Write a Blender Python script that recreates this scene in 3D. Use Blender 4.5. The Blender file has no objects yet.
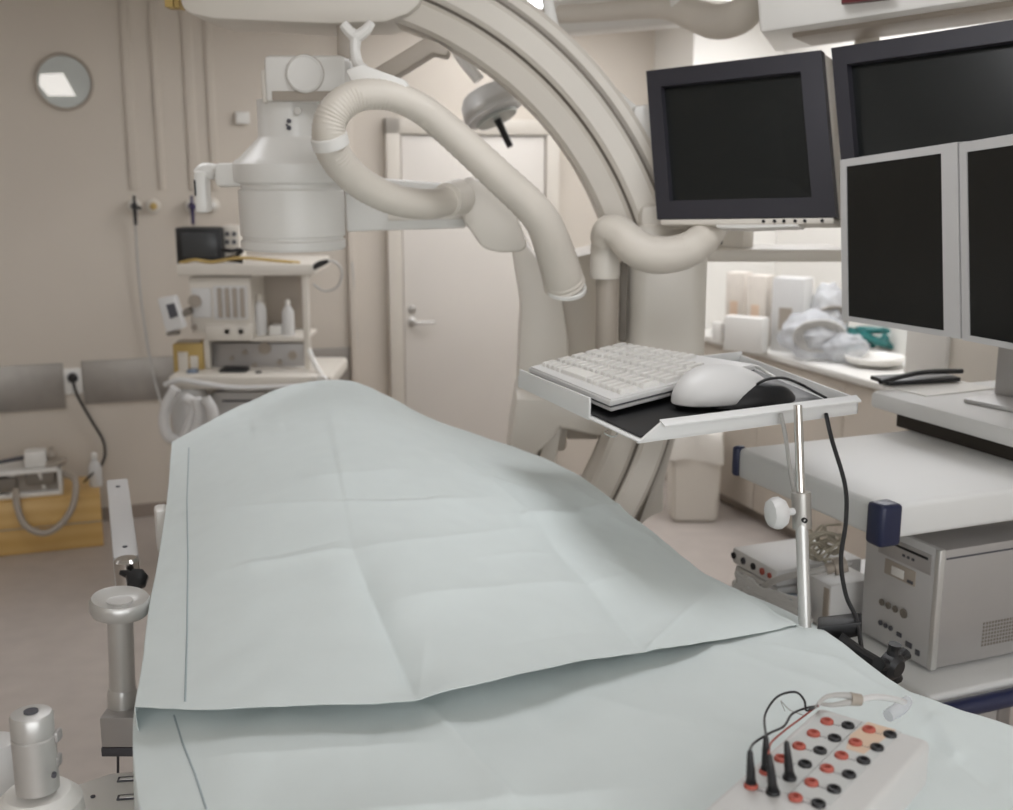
import bpy, bmesh, math, random
from mathutils import Vector, Matrix, noise
random.seed(7)
PI = math.pi
sc = bpy.context.scene
COL = sc.collection
# ------------------------------------------------------------------ camera
FPX, CX, CY, HC = 1150.0, 506.5, 405.0, 1.8
TH = math.atan(240 / 1150)
ct, st = math.cos(TH), math.sin(TH)
cd = bpy.data.cameras.new('camera'); cam = bpy.data.objects.new('camera', cd); COL.objects.link(cam)
cam.location = (0, 0, HC); cam.rotation_euler = (PI / 2 - TH, 0, 0)
cd.sensor_width = 36; cd.lens = 36 * FPX / 1013; cd.clip_start = .05
cd.dof.use_dof = True; cd.dof.focus_distance = 1.95; cd.dof.aperture_fstop = 4.0
sc.camera = cam
O = Vector((0, 0, HC))
def ray(px, py):
    u, v = (px - CX) / FPX, (CY - py) / FPX
    return Vector((u, ct + v * st, -st + v * ct))
def at(px, py, Y): d = ray(px, py); return O + d * (Y / d.y)
def atz(px, py, z): d = ray(px, py); return O + d * ((z - HC) / d.z)
def onpl(px, py, P, n): d = ray(px, py); return O + d * ((P - O).dot(n) / d.dot(n))
def scl(Y, py): d = ray(0, py); return (Y / d.y) / FPX          # metres per pixel at depth Y
def proj(p):
    q = Vector(p) - O; dep = q.y * ct - q.z * st
    return CX + FPX * q.x / dep, CY - FPX * (q.y * st + q.z * ct) / dep
RA = math.radians(20)
RF = Matrix.Rotation(RA, 4, 'Z')
E1 = Vector((math.cos(RA), math.sin(RA), 0)); E2 = Vector((-math.sin(RA), math.cos(RA), 0))
def room(a, b, z=0): return E1 * a + E2 * b + Vector((0, 0, z))
def atb(px, py, b): return onpl(px, py, room(0, b), E2)
def ata(px, py, a): return onpl(px, py, room(a, 0), E1)
LAMP = 10.0
# ------------------------------------------------------------------ materials
def lin(c): return tuple(((x / 255) / 12.92 if x / 255 < .04045 else ((x / 255 + .055) / 1.055) ** 2.4) for x in c) + (1,)
def mat(name, c, rough=.5, metal=0, var=.04, scale=6, bump=0, bscale=200, emit=0, trans=0, alpha=1, coat=0, sub=0):
    m = bpy.data.materials.new(name); m.use_nodes = True; nt = m.node_tree; b = nt.nodes['Principled BSDF']
    L = nt.links.new
    b.inputs['Roughness'].default_value = rough; b.inputs['Metallic'].default_value = metal
    base = lin(c)
    tc = nt.nodes.new('ShaderNodeTexCoord')
    if var:
        n = nt.nodes.new('ShaderNodeTexNoise'); n.inputs['Scale'].default_value = scale; n.inputs['Detail'].default_value = 4
        L(tc.outputs['Object'], n.inputs['Vector'])
        r = nt.nodes.new('ShaderNodeValToRGB'); r.color_ramp.elements[0].position = .3; r.color_ramp.elements[1].position = .7
        r.color_ramp.elements[0].color = tuple(x * (1 - var) for x in base[:3]) + (1,)
        r.color_ramp.elements[1].color = tuple(min(1, x * (1 + var)) for x in base[:3]) + (1,)
        L(n.outputs['Fac'], r.inputs['Fac']); L(r.outputs['Color'], b.inputs['Base Color'])
    else: b.inputs['Base Color'].default_value = base
    if bump:
        n2 = nt.nodes.new('ShaderNodeTexNoise'); n2.inputs['Scale'].default_value = bscale; n2.inputs['Detail'].default_value = 3
        L(tc.outputs['Object'], n2.inputs['Vector'])
        bp = nt.nodes.new('ShaderNodeBump'); bp.inputs['Strength'].default_value = bump; bp.inputs['Distance'].default_value = .002
        L(n2.outputs['Fac'], bp.inputs['Height']); L(bp.outputs['Normal'], b.inputs['Normal'])
    if emit:
        b.inputs['Emission Color'].default_value = base; b.inputs['Emission Strength'].default_value = emit
    if trans: b.inputs['Transmission Weight'].default_value = trans
    if alpha < 1: b.inputs['Alpha'].default_value = alpha
    if coat: b.inputs['Coat Weight'].default_value = coat; b.inputs['Coat Roughness'].default_value = .1
    return m
M = dict(
 wall=mat('wall_paint', (205, 196, 184), .55, var=.03, scale=1.5, bump=.15, bscale=60),
 wall_r=mat('wall_paint_pale', (232, 229, 223), .55, var=.02, scale=1.5, bump=.15, bscale=60),
 ceil=mat('ceiling_paint', (232, 229, 224), .8, var=.02),
 floor=mat('linoleum', (182, 173, 166), .38, var=.06, scale=9, bump=.05, bscale=90),
 white=mat('white_enamel', (228, 226, 221), .35, var=.02, scale=3),
 wplastic=mat('white_plastic', (213, 212, 210), .42, var=.02, scale=4),
 cream=mat('cream_shell', (216, 210, 200), .4, var=.02, scale=3),
 creamd=mat('cream_beam', (202, 195, 184), .42, var=.02, scale=3),
 greyb=mat('grey_beige_metal', (168, 158, 146), .45, var=.03),
 hose=mat('ribbed_hose', (212, 205, 194), .5, var=.03, scale=8),
 groove=mat('groove_rubber', (126, 119, 110), .7, var=.05),
 door=mat('door_laminate', (214, 208, 200), .4, var=.02, scale=2),
 frame=mat('door_frame_paint', (206, 199, 188), .4, var=.02),
 steel=mat('brushed_steel', (186, 183, 178), .32, .8, var=.08, scale=12),
 strip=mat('steel_strip', (158, 153, 147), .4, .6, var=.15, scale=5),
 alu=mat('satin_aluminium', (204, 203, 200), .34, .55, var=.05, scale=10),
 chrome=mat('chrome', (205, 202, 198), .14, 1, var=.03),
 black=mat('black_plastic', (26, 26, 28), .42, var=.1, bump=.1),
 bezel=mat('charcoal_bezel', (44, 43, 50), .5, var=.06),
 screen=mat('dark_screen', (13, 17, 17), .3, var=.05),
 lcd=mat('grey_lcd', (62, 64, 66), .3, var=.03),
 screen2=mat('black_screen', (10, 11, 9), .35, var=.05),
 smon=mat('silver_plastic', (196, 195, 194), .4, .15, var=.02),
 sgrey=mat('silver_grey', (176, 173, 171), .38, .4, var=.03),
 drape=mat('drape_nonwoven', (219, 227, 226), .8, var=.012, scale=14, bump=.12, bscale=420),
 seam=mat('drape_seam', (168, 180, 184), .85, var=.03),
 navy=mat('navy_plastic', (30, 36, 66), .38, var=.08),
 navyp=mat('navy_paint', (26, 34, 70), .3, var=.05, coat=.3),
 red=mat('red_plastic', (180, 90, 76), .6, var=.05),
 cartw=mat('cart_laminate', (222, 222, 220), .55, var=.02, scale=2),
 wood=mat('varnished_pine', (214, 176, 110), .4, var=.05, scale=3),
 yellow=mat('yellow_plastic', (188, 160, 96), .5, var=.06),
 blue=mat('blue_plastic', (112, 124, 140), .4, var=.06),
 violet=mat('violet_plastic', (52, 42, 84), .4, var=.06),
 teal=mat('teal_plastic', (38, 110, 108), .4, var=.1, scale=20),
 clear=mat('clear_film', (214, 216, 220), .25, var=.03, alpha=.55),
 glass=mat('grey_glass', (186, 190, 186), .15, var=.03),
 lampglow=mat('lamp_diffuser', (250, 251, 255), .5, var=0, emit=LAMP),
 reflglow=mat('painted_reflection', (255, 253, 248), .5, var=0, emit=.55),
 plabel=mat('printed_panel', (206, 208, 206), .5, var=.02),
 orange=mat('orange_label_zone', (222, 196, 172), .5, var=.02),
 ink=mat('dark_ink', (78, 78, 84), .6, var=0),
 bag=mat('white_bin_bag', (232, 228, 220), .35, var=.03),
 mattress=mat('mattress_vinyl', (60, 62, 66), .5, var=.05),
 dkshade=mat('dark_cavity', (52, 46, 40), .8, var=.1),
 maroon=mat('maroon_strip', (92, 30, 34), .5, var=.05),
 card=mat('pale_carton', (222, 214, 204), .6, var=.05, scale=14),
 cable=mat('grey_cable', (182, 180, 176), .45, var=.03),
 wire=mat('beige_wire', (186, 178, 160), .5, var=.1),
 base=mat('skirting_vinyl', (150, 138, 128), .5, var=.04),
)
# wood grain for the pine
nt = M['wood'].node_tree; w = nt.nodes.new('ShaderNodeTexWave'); w.wave_type = 'BANDS'; w.bands_direction = 'Z'
w.inputs['Scale'].default_value = 5; w.inputs['Distortion'].default_value = 3; w.inputs['Detail'].default_value = 2
rr = nt.nodes.new('ShaderNodeValToRGB'); rr.color_ramp.elements[0].color = lin((206, 166, 100)); rr.color_ramp.elements[1].color = lin((216, 180, 116))
tcn = nt.nodes.new('ShaderNodeTexCoord'); mp = nt.nodes.new('ShaderNodeMapping'); mp.inputs['Scale'].default_value = (.35, .35, 1)
nt.links.new(tcn.outputs['Object'], mp.inputs['Vector']); nt.links.new(mp.outputs['Vector'], w.inputs['Vector'])
nt.links.new(w.outputs['Fac'], rr.inputs['Fac']); nt.links.new(rr.outputs['Color'], nt.nodes['Principled BSDF'].inputs['Base Color'])
# ------------------------------------------------------------------ mesh builder
WM = {}
def wm(o): return WM.get(o.name, Matrix.Identity(4)) if o else Matrix.Identity(4)
class MB:
    def __init__(s, M_=None): s.bm = bmesh.new(); s.M = M_ or Matrix.Identity(4)
    def add(s, tmp, m=None):
        me = bpy.data.meshes.new('t'); bmesh.ops.recalc_face_normals(tmp, faces=tmp.faces)
        tmp.to_mesh(me); tmp.free(); me.transform(s.M @ (m or Matrix.Identity(4))); s.bm.from_mesh(me); bpy.data.meshes.remove(me); return s
    def box(s, c, d, rz=0, r=.003, seg=2, m=None):
        t = bmesh.new(); bmesh.ops.create_cube(t, size=1)
        bmesh.ops.scale(t, vec=d, verts=t.verts)
        r = min(r, min(d) * .45)
        if r > 0: bmesh.ops.bevel(t, geom=t.edges[:], offset=r, segments=seg, affect='EDGES', profile=.5)
        return s.add(t, Matrix.Translation(c) @ (m or Matrix.Rotation(rz, 4, 'Z')))
    def bb(s, x0, x1, y0, y1, z0, z1, r=.003, seg=2):
        return s.box(((x0 + x1) / 2, (y0 + y1) / 2, (z0 + z1) / 2), (abs(x1 - x0), abs(y1 - y0), abs(z1 - z0)), r=r, seg=seg)
    def hull(s, pts, thick, r=0):      # planar polygon pts (3D) extruded by vector thick
        t = bmesh.new(); n = len(pts); th = Vector(thick)
        a = [t.verts.new(Vector(p)) for p in pts]; b = [t.verts.new(Vector(p) + th) for p in pts]
        t.faces.new(a); t.faces.new(b[::-1])
        for i in range(n): t.faces.new((a[i], b[i], b[(i + 1) % n], a[(i + 1) % n]))
        bmesh.ops.recalc_face_normals(t, faces=t.faces)
        if r: bmesh.ops.bevel(t, geom=t.edges[:], offset=r, segments=2, affect='EDGES', profile=.5)
        return s.add(t)
    def tube(s, pts, r, n=10, steps=8, ripple=0, cap=True, smooth=True):
        P = [Vector(p) for p in pts]
        R = r if isinstance(r, (list, tuple)) else [r] * len(P)
        if smooth and len(P) > 2:
            Q, RR = [], []
            for i in range(len(P) - 1):
                p0, p1, p2, p3 = P[max(i - 1, 0)], P[i], P[i + 1], P[min(i + 2, len(P) - 1)]
                for k in range(steps):
                    t = k / steps
                    Q.append(.5 * ((2 * p1) + (p2 - p0) * t + (2 * p0 - 5 * p1 + 4 * p2 - p3) * t * t + (3 * p1 - p0 - 3 * p2 + p3) * t ** 3))
                    RR.append(R[i] * (1 - t) + R[i + 1] * t)
            Q.append(P[-1]); RR.append(R[-1])
        else: Q, RR = P, R
        t = bmesh.new(); rings = []; T = (Q[1] - Q[0]).normalized()
        N = T.orthogonal().normalized()
        for i, p in enumerate(Q):
            T2 = ((Q[min(i + 1, len(Q) - 1)]) - Q[max(i - 1, 0)]).normalized()
            N = (N - T2 * N.dot(T2)).normalized(); B = T2.cross(N)
            rad = RR[i] * (1 + (ripple if i % 2 else 0))
            rings.append([t.verts.new(p + (N * math.cos(2 * PI * k / n) + B * math.sin(2 * PI * k / n)) * rad) for k in range(n)])
        for i in range(len(rings) - 1):
            for k in range(n): t.faces.new((rings[i][k], rings[i][(k + 1) % n], rings[i + 1][(k + 1) % n], rings[i + 1][k]))
        if cap: t.faces.new(rings[0][::-1]); t.faces.new(rings[-1])
        return s.add(t)
    def cyl(s, a, b, r, r2=None, n=20):
        return s.tube([a, b], [r, r2 if r2 is not None else r], n=n, smooth=False)
    def lathe(s, c, prof, n=40, axis=None):     # prof [(r,h)...] along axis (default +z) from c
        t = bmesh.new(); rings = []
        for r, h in prof:
            rings.append([t.verts.new((max(r, 1e-4) * math.cos(2 * PI * k / n), max(r, 1e-4) * math.sin(2 * PI * k / n), h)) for k in range(n)])
        for i in range(len(rings) - 1):
            for k in range(n): t.faces.new((rings[i][k], rings[i][(k + 1) % n], rings[i + 1][(k + 1) % n], rings[i + 1][k]))
        t.faces.new(rings[0][::-1]); t.faces.new(rings[-1])
        q = Vector(axis or (0, 0, 1)).to_track_quat('Z', 'Y').to_matrix().to_4x4()
        return s.add(t, Matrix.Translation(c) @ q)
    def blob(s, c, d, sub=3, amp=.0, fr=8, m=None):
        t = bmesh.new(); bmesh.ops.create_icosphere(t, subdivisions=sub, radius=1)
        for v in t.verts:
            k = 1 + amp * noise.noise(v.co * fr / 3 + Vector(c) * 7); v.co = Vector((v.co.x * d[0], v.co.y * d[1], v.co.z * d[2])) * k
        return s.add(t, Matrix.Translation(c) @ (m or Matrix.Identity(4)))
    def grid(s, G, closed=False):
        t = bmesh.new(); V = [[t.verts.new(p) for p in row] for row in G]
        for i in range(len(V) - 1):
            for j in range(len(V[0]) - 1): t.faces.new((V[i][j], V[i][j + 1], V[i + 1][j + 1], V[i + 1][j]))
        me = bpy.data.meshes.new('t'); t.to_mesh(me); t.free(); me.transform(s.M); s.bm.from_mesh(me); bpy.data.meshes.remove(me); return s
    def build(s, name, m, parent=None, ang=35, org=None, solid=0):
        me = bpy.data.meshes.new(name); o = bpy.data.objects.new(name, me); COL.objects.link(o)
        if parent:
            o.parent = parent; T = wm(parent)
        else:
            vs = s.bm.verts
            if org is None:
                xs = [v.co.x for v in vs]; ys = [v.co.y for v in vs]; zs = [v.co.z for v in vs]
                org = ((min(xs) + max(xs)) / 2, (min(ys) + max(ys)) / 2, min(zs))
            T = Matrix.Translation(org); o.location = org
        WM[o.name] = T
        bmesh.ops.transform(s.bm, matrix=T.inverted(), verts=s.bm.verts)
        s.bm.to_mesh(me); s.bm.free()
        for mm in (m if isinstance(m, list) else [m]): me.materials.append(M[mm])
        for p in me.polygons: p.use_smooth = True
        me.set_sharp_from_angle(angle=math.radians(ang))
        if solid:
            md = o.modifiers.new('Solidify', 'SOLIDIFY'); md.thickness = solid; md.offset = -1
        return o
def thing(name, label, cat, loc, rz=0, group=None):
    o = bpy.data.objects.new(name, None); COL.objects.link(o); o.location = loc; o.rotation_euler = (0, 0, rz)
    o.empty_display_size = .05
    WM[o.name] = Matrix.Translation(loc) @ Matrix.Rotation(rz, 4, 'Z')
    o['label'] = label; o['category'] = cat
    if group: o['group'] = group
    return o
def tag(o, label, cat, group=None, kind=None):
    o['label'] = label; o['category'] = cat
    if group: o['group'] = group
    if kind: o['kind'] = kind
    return o
def struct(name, mb, m, parent=None, label=None):
    o = mb.build(name, m, parent)
    if not parent:
        o['kind'] = 'structure'
        if label: o['label'] = label
    return o
def dup(root, loc, label=None):
    r = root.copy(); COL.objects.link(r); r.location = loc
    if label: r['label'] = label
    for ch in list(root.children):
        c = ch.copy(); COL.objects.link(c); c.parent = r
        for g in ch.children:
            d = g.copy(); COL.objects.link(d); d.parent = c
    return r
def pbox(mb, x0, y0, x1, y1, Y, dep, r=.004, seg=2):
    xm, ym = (x0 + x1) / 2, (y0 + y1) / 2
    X0, X1 = at(x0, ym, Y).x, at(x1, ym, Y).x; Z1, Z0 = at(xm, y0, Y).z, at(xm, y1, Y).z
    return mb.bb(X0, X1, Y, Y + dep, Z0, Z1, r=r, seg=seg)
def ppoly(mb, pts, Y, dep, r=0): return mb.hull([at(x, y, Y) for x, y in pts], (0, dep, 0), r)

# ------------------------------------------------------------------ ROOM
BW = 6.07; RWA = 3.66; PIL = 3.1; PB = 5.62; LW = -3.2; NB = -2.2; CH = 2.62
def rb(a0, a1, b0, b1, z0, z1, r=0): return MB(RF).bb(a0, a1, b0, b1, z0, z1, r=r)
struct('floor', rb(LW - .1, RWA + .1, NB - .1, BW + .1, -.1, 0), 'floor')
struct('ceiling', rb(LW - .1, RWA + .1, NB - .1, BW + .1, CH, CH + .1), 'ceil')
struct('wall_back', rb(LW - .1, RWA + .1, BW, BW + .12, 0, CH), 'wall')
struct('wall_left', rb(LW - .12, LW, NB, BW, 0, CH), 'wall')
struct('wall_right', rb(RWA, RWA + .12, NB, BW, 0, CH), 'wall_r')
wf = MB(RF); WA0, WA1, WZ0, WZ1 = -1.9, 2.3, .85, 2.3
for q in ((LW - .1, WA0, 0, CH), (WA1, RWA + .1, 0, CH), (WA0, WA1, 0, WZ0), (WA0, WA1, WZ1, CH)): wf.bb(q[0], q[1], NB - .12, NB, q[2], q[3], r=0)
struct('wall_front', wf, 'wall')
wf = MB(RF)
for k in range(4): a = WA0 + (WA1 - WA0) * k / 3; wf.bb(a - .03, a + .03, NB - .08, NB - .03, WZ0, WZ1)
for z in (WZ0 + .02, WZ1 - .02): wf.bb(WA0, WA1, NB - .08, NB - .03, z - .025, z + .025)
struct('fill_window_1', wf, 'frame')  # unseen window, added to carry the frontal fill light
ld = bpy.data.lights.new('fill_light', 'AREA'); ld.shape = 'RECTANGLE'; ld.size = WA1 - WA0; ld.size_y = WZ1 - WZ0; ld.energy = 100; ld.color = (.96, .98, 1)  # area light added behind the viewpoint to brighten the machine fronts
lo_ = bpy.data.objects.new('fill_light', ld); COL.objects.link(lo_); lo_.matrix_world = RF @ Matrix.Translation(((WA0 + WA1) / 2, NB - .16, (WZ0 + WZ1) / 2)) @ Matrix.Rotation(PI / 2, 4, 'X')
struct('wall_pier', rb(PIL, RWA, PB, BW, 0, CH), 'wall_r')
struct('baseboard_back', rb(LW, atb(375, 300, BW).dot(E1), BW - .012, BW, 0, .07), 'base')
struct('baseboard_pier', rb(PIL - .012, PIL, PB, BW, 0, .07), 'base')
# door
dL, dR = atb(402, 300, BW).dot(E1), atb(541, 300, BW).dot(E1)
zt = atb(520, 137, BW).z
dr = MB(RF).bb(dL, dR, BW - .04, BW - .005, .01, zt, r=.004).build('door_1', 'door'); dr['kind'] = 'structure'
fr = MB(RF)
fr.bb(dL - .085, dL - .008, BW - .055, BW, 0, zt + .09); fr.bb(dR + .008, dR + .085, BW - .055, BW, 0, zt + .09)
fr.bb(dL - .085, dR + .085, BW - .055, BW, zt + .008, zt + .09)
fr.build('door_frame', 'frame', dr)
h = atb(412, 322, BW - .04); hm = MB(RF @ Matrix.Translation((h.dot(E1), BW - .04, h.z)))
hm.lathe((0, 0, 0), [(.024, 0), (.026, .006), (.02, .01), (.01, .012), (.01, .045)], n=20, axis=(0, -1, 0))
hm.tube([(0, -.045, 0), (.03, -.05, 0), (.115, -.05, 0)], [.009, .009, .008], n=10)
hm.build('door_handle', 'steel', dr)
hm = MB(RF @ Matrix.Translation((h.dot(E1), BW - .04, h.z + .07))); hm.lathe((0, 0, 0), [(.022, 0), (.022, .008), (.012, .012)], n=20, axis=(0, -1, 0)); hm.build('lock_rosette', 'steel', dr)
# service pipes boxed on the wall
for i, (x, wpx) in enumerate(((129, 8), (157, 6), (190, 9), (211, 7))):
    a = atb(x, 100, BW).dot(E1); zb = atb(x, 200, BW).z
    MBt = MB(RF).bb(a - .022 * wpx / 8, a + .022 * wpx / 8, BW - .012, BW, zb + .05, CH, r=.008)
    o = MBt.build('trim_%d' % (i + 1), 'wall'); o['kind'] = 'structure'
a = atb(352, 300, BW).dot(E1)
struct('trim_5', MB(RF).bb(a - .02, a + .02, BW - .03, BW, .07, CH, r=.008), 'wall')
# stainless bumper strips
for (x0, x1, yy0, yy1, lb) in ((-260, 64, 364.5, 410, 'brushed steel wall guard left of the power socket'), (83, 352, 360, 403, 'brushed steel wall guard running behind the anaesthesia machine')):
    a0, a1 = atb(x0, 380, BW).dot(E1), atb(x1, 380, BW).dot(E1)
    xr = 32 if x1 < 100 else 100
    z1, z0 = atb(xr, yy0, BW).z, atb(xr, yy1, BW).z
    tag(MB(RF).bb(a0, a1, BW - .012, BW, z0, z1, r=.002).build('wall_guard', 'strip'), lb, 'wall guard')
# socket
p = atb(73, 381, BW); t = thing('power_socket', 'white wall socket between the steel guards with black plug', 'socket', p, RA)
F = RF @ Matrix.Translation((p.dot(E1), BW, p.z))
MB(F).box((0, -.006, 0), (.085, .012, .13), r=.004).build('socket_plate', 'white', t)
MB(F).lathe((0, -.012, .02), [(.03, 0), (.03, .004), (.026, .004), (.026, .001)], n=24, axis=(0, -1, 0)).build('socket_ring', 'wplastic', t)
t2 = thing('plug_cable', 'dark cable with round plug hanging from the wall socket', 'cable', p + Vector((0, -.02, 0)))
MB(F).lathe((0, -.013, .02), [(.022, 0), (.024, .02), (.014, .035), (.006, .05)], n=20, axis=(0, -1, 0)).build('plug', 'black', t2)
MB().tube([p - E2 * .05 + Vector((0, 0, .02)), atb(76, 392, BW - .04), atb(83, 406, BW - .03), atb(93, 423, BW - .03), atb(103, 440, BW - .03), atb(105, 455, BW - .05), atb(101, 466, BW - .08)], .007, n=8).build('cord', 'black', t2)
# porthole; a glowing patch stands in for the reflection on its glass
p = atb(64, 82, BW); t = thing('round_window', 'round porthole window set in the beige wall, bright reflection built as a glowing patch', 'window', p, RA)
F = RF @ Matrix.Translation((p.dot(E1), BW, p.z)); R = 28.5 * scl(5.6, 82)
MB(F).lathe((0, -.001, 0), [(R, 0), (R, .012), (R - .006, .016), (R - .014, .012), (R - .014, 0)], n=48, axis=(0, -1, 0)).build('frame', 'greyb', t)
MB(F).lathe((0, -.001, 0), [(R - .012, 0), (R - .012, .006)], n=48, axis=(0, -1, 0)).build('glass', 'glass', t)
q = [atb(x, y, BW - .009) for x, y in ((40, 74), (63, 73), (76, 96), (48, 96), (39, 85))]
MB().hull(q, -E2 * .003).build('reflection_patch', 'reflglow', t)
# small wall box + gas outlets
p = atb(242, 118, BW); tag(MB(RF).box((p.dot(E1), BW - .015, p.z), (.07, .03, .06), r=.006).build('wall_sensor', 'white'), 'small white square sensor box high on the beige wall', 'sensor')
def outlet(px, py, label, knob, extra=None):
    p = atb(px, py, BW); t = thing('gas_outlet', label, 'gas outlet', p, RA, 'gas outlets along the back wall')
    F = RF @ Matrix.Translation((p.dot(E1), BW, p.z))
    MB(F).lathe((0, 0, 0), [(.036, 0), (.036, .018), (.03, .026), (.018, .028)], n=28, axis=(0, -1, 0)).build('rosette', 'cream', t)
    MB(F).lathe((0, -.026, 0), [(.016, 0), (.018, .012), (.012, .02)], n=20, axis=(0, -1, 0)).build('coupling', knob, t)
    if extra:
        m = MB(F); m.lathe((0, -.045, 0), [(.014, 0), (.016, .03), (.01, .04)], n=16, axis=(0, -1, 0))
        m.cyl((0, -.06, 0), (0, -.06, -.09), .011, .008, n=12); m.box((0, -.06, .028), (.014, .014, .05)); m.box((.022, -.06, -.008), (.02, .014, .016))
        m.build('connector', extra, t)
    return t
outlet(134, 206, 'cream gas outlet with a black probe, leftmost on the wall', 'ink', 'black')
outlet(153, 206, 'round gas outlet with yellow centre on the back wall', 'yellow')
outlet(191, 206, 'gas outlet with violet probe hanging beside the white bracket', 'violet', 'violet')
outlet(212, 205, 'plain white gas outlet just behind the detector bracket', 'white')
tag(MB().tube([atb(135, 220, BW - .04), atb(140, 290, BW - .03), atb(150, 360, BW - .03), atb(160, 400, BW - .1), atb(170, 440, BW - .2)], .006, n=8).build('gas_hose', 'cable'), 'thin grey hose hanging down the wall from the black probe', 'hose')
tag(MB().tube([atb(352, 262, BW - .03), atb(357, 330, BW - .02), atb(356, 390, BW - .02)], .005, n=8).build('thin_cable', 'cable'), 'thin pale cable running down the wall left of the door', 'cable')
# ceiling lamps
def clamp(a, b, la, lb, label):
    t = thing('ceiling_lamp', label, 'ceiling lamp', room(a, b, CH), RA, 'recessed ceiling lamps'); F = RF @ Matrix.Translation((a, b, CH))
    m = MB(F)
    for s in (-1, 1):
        m.box((s * la / 2, 0, -.012), (.03, lb + .03, .024)); m.box((0, s * lb / 2, -.012), (la + .03, .03, .024))
    m.build('frame', 'white', t); MB(F).box((0, 0, -.008), (la - .02, lb - .02, .01)).build('diffuser', 'lampglow', t)
pl = atz(520, -2, CH)
clamp(pl.dot(E1) - .0, pl.dot(E2) + .02, .7, .3, 'bright ceiling lamp above and behind the curved arm')
clamp(3.1, 4.3, .6, 1.9, 'ceiling lamp above the monitor cart')
clamp(-1.7, 3.9, .5, .8, 'ceiling lamp over the left side floor')
clamp(.1, 3.75, .8, .4, 'unseen ceiling lamp added to brighten the far half of the table')  # added out of view to lift the far end of the drape
clamp(.98, 1.95, .62, .62, 'unseen ceiling lamp added directly over the table for brightness')  # added out of view for overhead light on drape and cart
clamp(1.7, 4.9, 1.2, .5, 'unseen ceiling lamp added between the gantry and the back wall')  # added out of view to light the ceiling rails and hose
clamp(2.0, -.6, .5, .9, 'ceiling lamp behind the viewpoint on the right')
clamp(-1.8, -.4, .5, .8, 'ceiling lamp behind the viewpoint on the left')
# ------------------------------------------------------------------ C-ARM
CXW, CZW, AY = -.582, 1.302, 3.2
t = CARM = thing('c_arm_scanner', 'large cream angiography gantry with curved arm and round detector above the table', 'x-ray machine', (CXW, AY + .15, 0))
def arc_sweep(r0, r1, y0, y1, a0, a1, n=96, bev=.012):
    m = MB(); tt = bmesh.new(); rings = []
    sec = [(r0 + bev, y0), (r1 - bev, y0), (r1, y0 + bev), (r1, y1 - bev), (r1 - bev, y1), (r0 + bev, y1), (r0, y1 - bev), (r0, y0 + bev)]
    for i in range(n + 1):
        a = a0 + (a1 - a0) * i / n
        rings.append([tt.verts.new((CXW + r * math.cos(a), y, CZW + r * math.sin(a))) for r, y in sec])
    k = len(sec)
    for i in range(n):
        for j in range(k): tt.faces.new((rings[i][j], rings[i][(j + 1) % k], rings[i + 1][(j + 1) % k], rings[i + 1][j]))
    tt.faces.new(rings[0]); tt.faces.new(rings[-1][::-1]); return m.add(tt)
A0, A1 = math.radians(-88), math.radians(97)
arc = arc_sweep(.915, .992, AY - .02, AY + .2, A0, A1).build('curved_arm', 'creamd', t)
arc_sweep(.990, 1.083, AY - .002, AY + .18, A0, A1, bev=.002).build('groove_bed', 'groove', arc)
arc_sweep(1.000, 1.074, AY - .03, AY + .17, A0, A1).build('rail_band', 'cream', arc)
arc_sweep(1.082, 1.125, AY + .0, AY + .26, math.radians(14), math.radians(70)).build('outer_rib', 'cream', arc)
# arm end cover at the top left
m = MB(); z1 = at(300, -60, AY).z
ppoly(m, [(180, 0), (183, 8), (190, 14), (215, 19), (330, 24), (385, 22), (408, 14), (420, 4), (424, -40), (178, -40)], AY - .06, .3, .008)
m.build('arm_end_cover', 'cream', t)
m = MB(); ppoly(m, [(163, -20), (172, -20), (173, 7), (165, 7)], AY, .06); ppoly(m, [(174, -20), (179, -20), (179, 8), (174, 7)], AY, .06, 0); m.build('brass_bracket', 'yellow', t)
# rotation housing outside the arc
m = MB()
ppoly(m, [(530, 6), (548, 14), (557, 34), (590, 66), (637, 106), (634, 138), (600, 90), (560, 46), (530, 22)], AY + .06, .22, .006)
ppoly(m, [(634, 106), (648, 104), (662, 112), (668, 150), (668, 215), (655, 215), (652, 175), (632, 130)], AY + .02, .3, .008)
m.build('drive_housing', 'white', t)
# post from ceiling (translucent looking bracket near the lamp)
m = MB(); ppoly(m, [(541, -10), (551, -10), (560, 30), (556, 40), (548, 36)], AY + .12, .05, .004); m.build('hanger_bar', 'white', t)
# detector
DY = 3.0; dcx = at(292, 200, DY + .15).x; DC = Vector((dcx, DY + .15, 0))
def zz(py): return at(292, py, DC.y).z
s_ = scl(DC.y, 200)
det = MB().lathe(DC, [(50 * s_, zz(249)), (52 * s_, zz(247)), (52 * s_, zz(240)), (50 * s_, zz(239)), (50 * s_, zz(236)), (52 * s_, zz(235)), (52.5 * s_, zz(190)), (50 * s_, zz(188)),
  (50 * s_, zz(184)), (56 * s_, zz(182)), (57 * s_, zz(179)), (57 * s_, zz(164)), (54 * s_, zz(160)), (50 * s_, zz(158)), (32 * s_, zz(139)), (30.5 * s_, zz(136)), (30.5 * s_, zz(100))], n=64).build('image_detector', 'white', t)
m = MB(); pbox(m, 214, 163, 250, 187, DC.y - .06, .13, r=.012); m.build('side_block', 'white', det)
m = MB(); m.tube([at(216, 172, DC.y), at(205, 171, DC.y), at(199, 176, DC.y)], [.022, .022, .02], n=12); pbox(m, 194, 171, 206, 213, DC.y - .03, .06, r=.008); m.build('grip_bracket', 'white', det)
m = MB(); pbox(m, 194, 180, 195.5, 196, DC.y - .034, .03, r=.001); m.build('dark_clip', 'black', det)
m = MB(); pbox(m, 264, 55, 346, 102, DC.y - .1, .26, r=.014); m.build('head_box', 'white', det)
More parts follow.
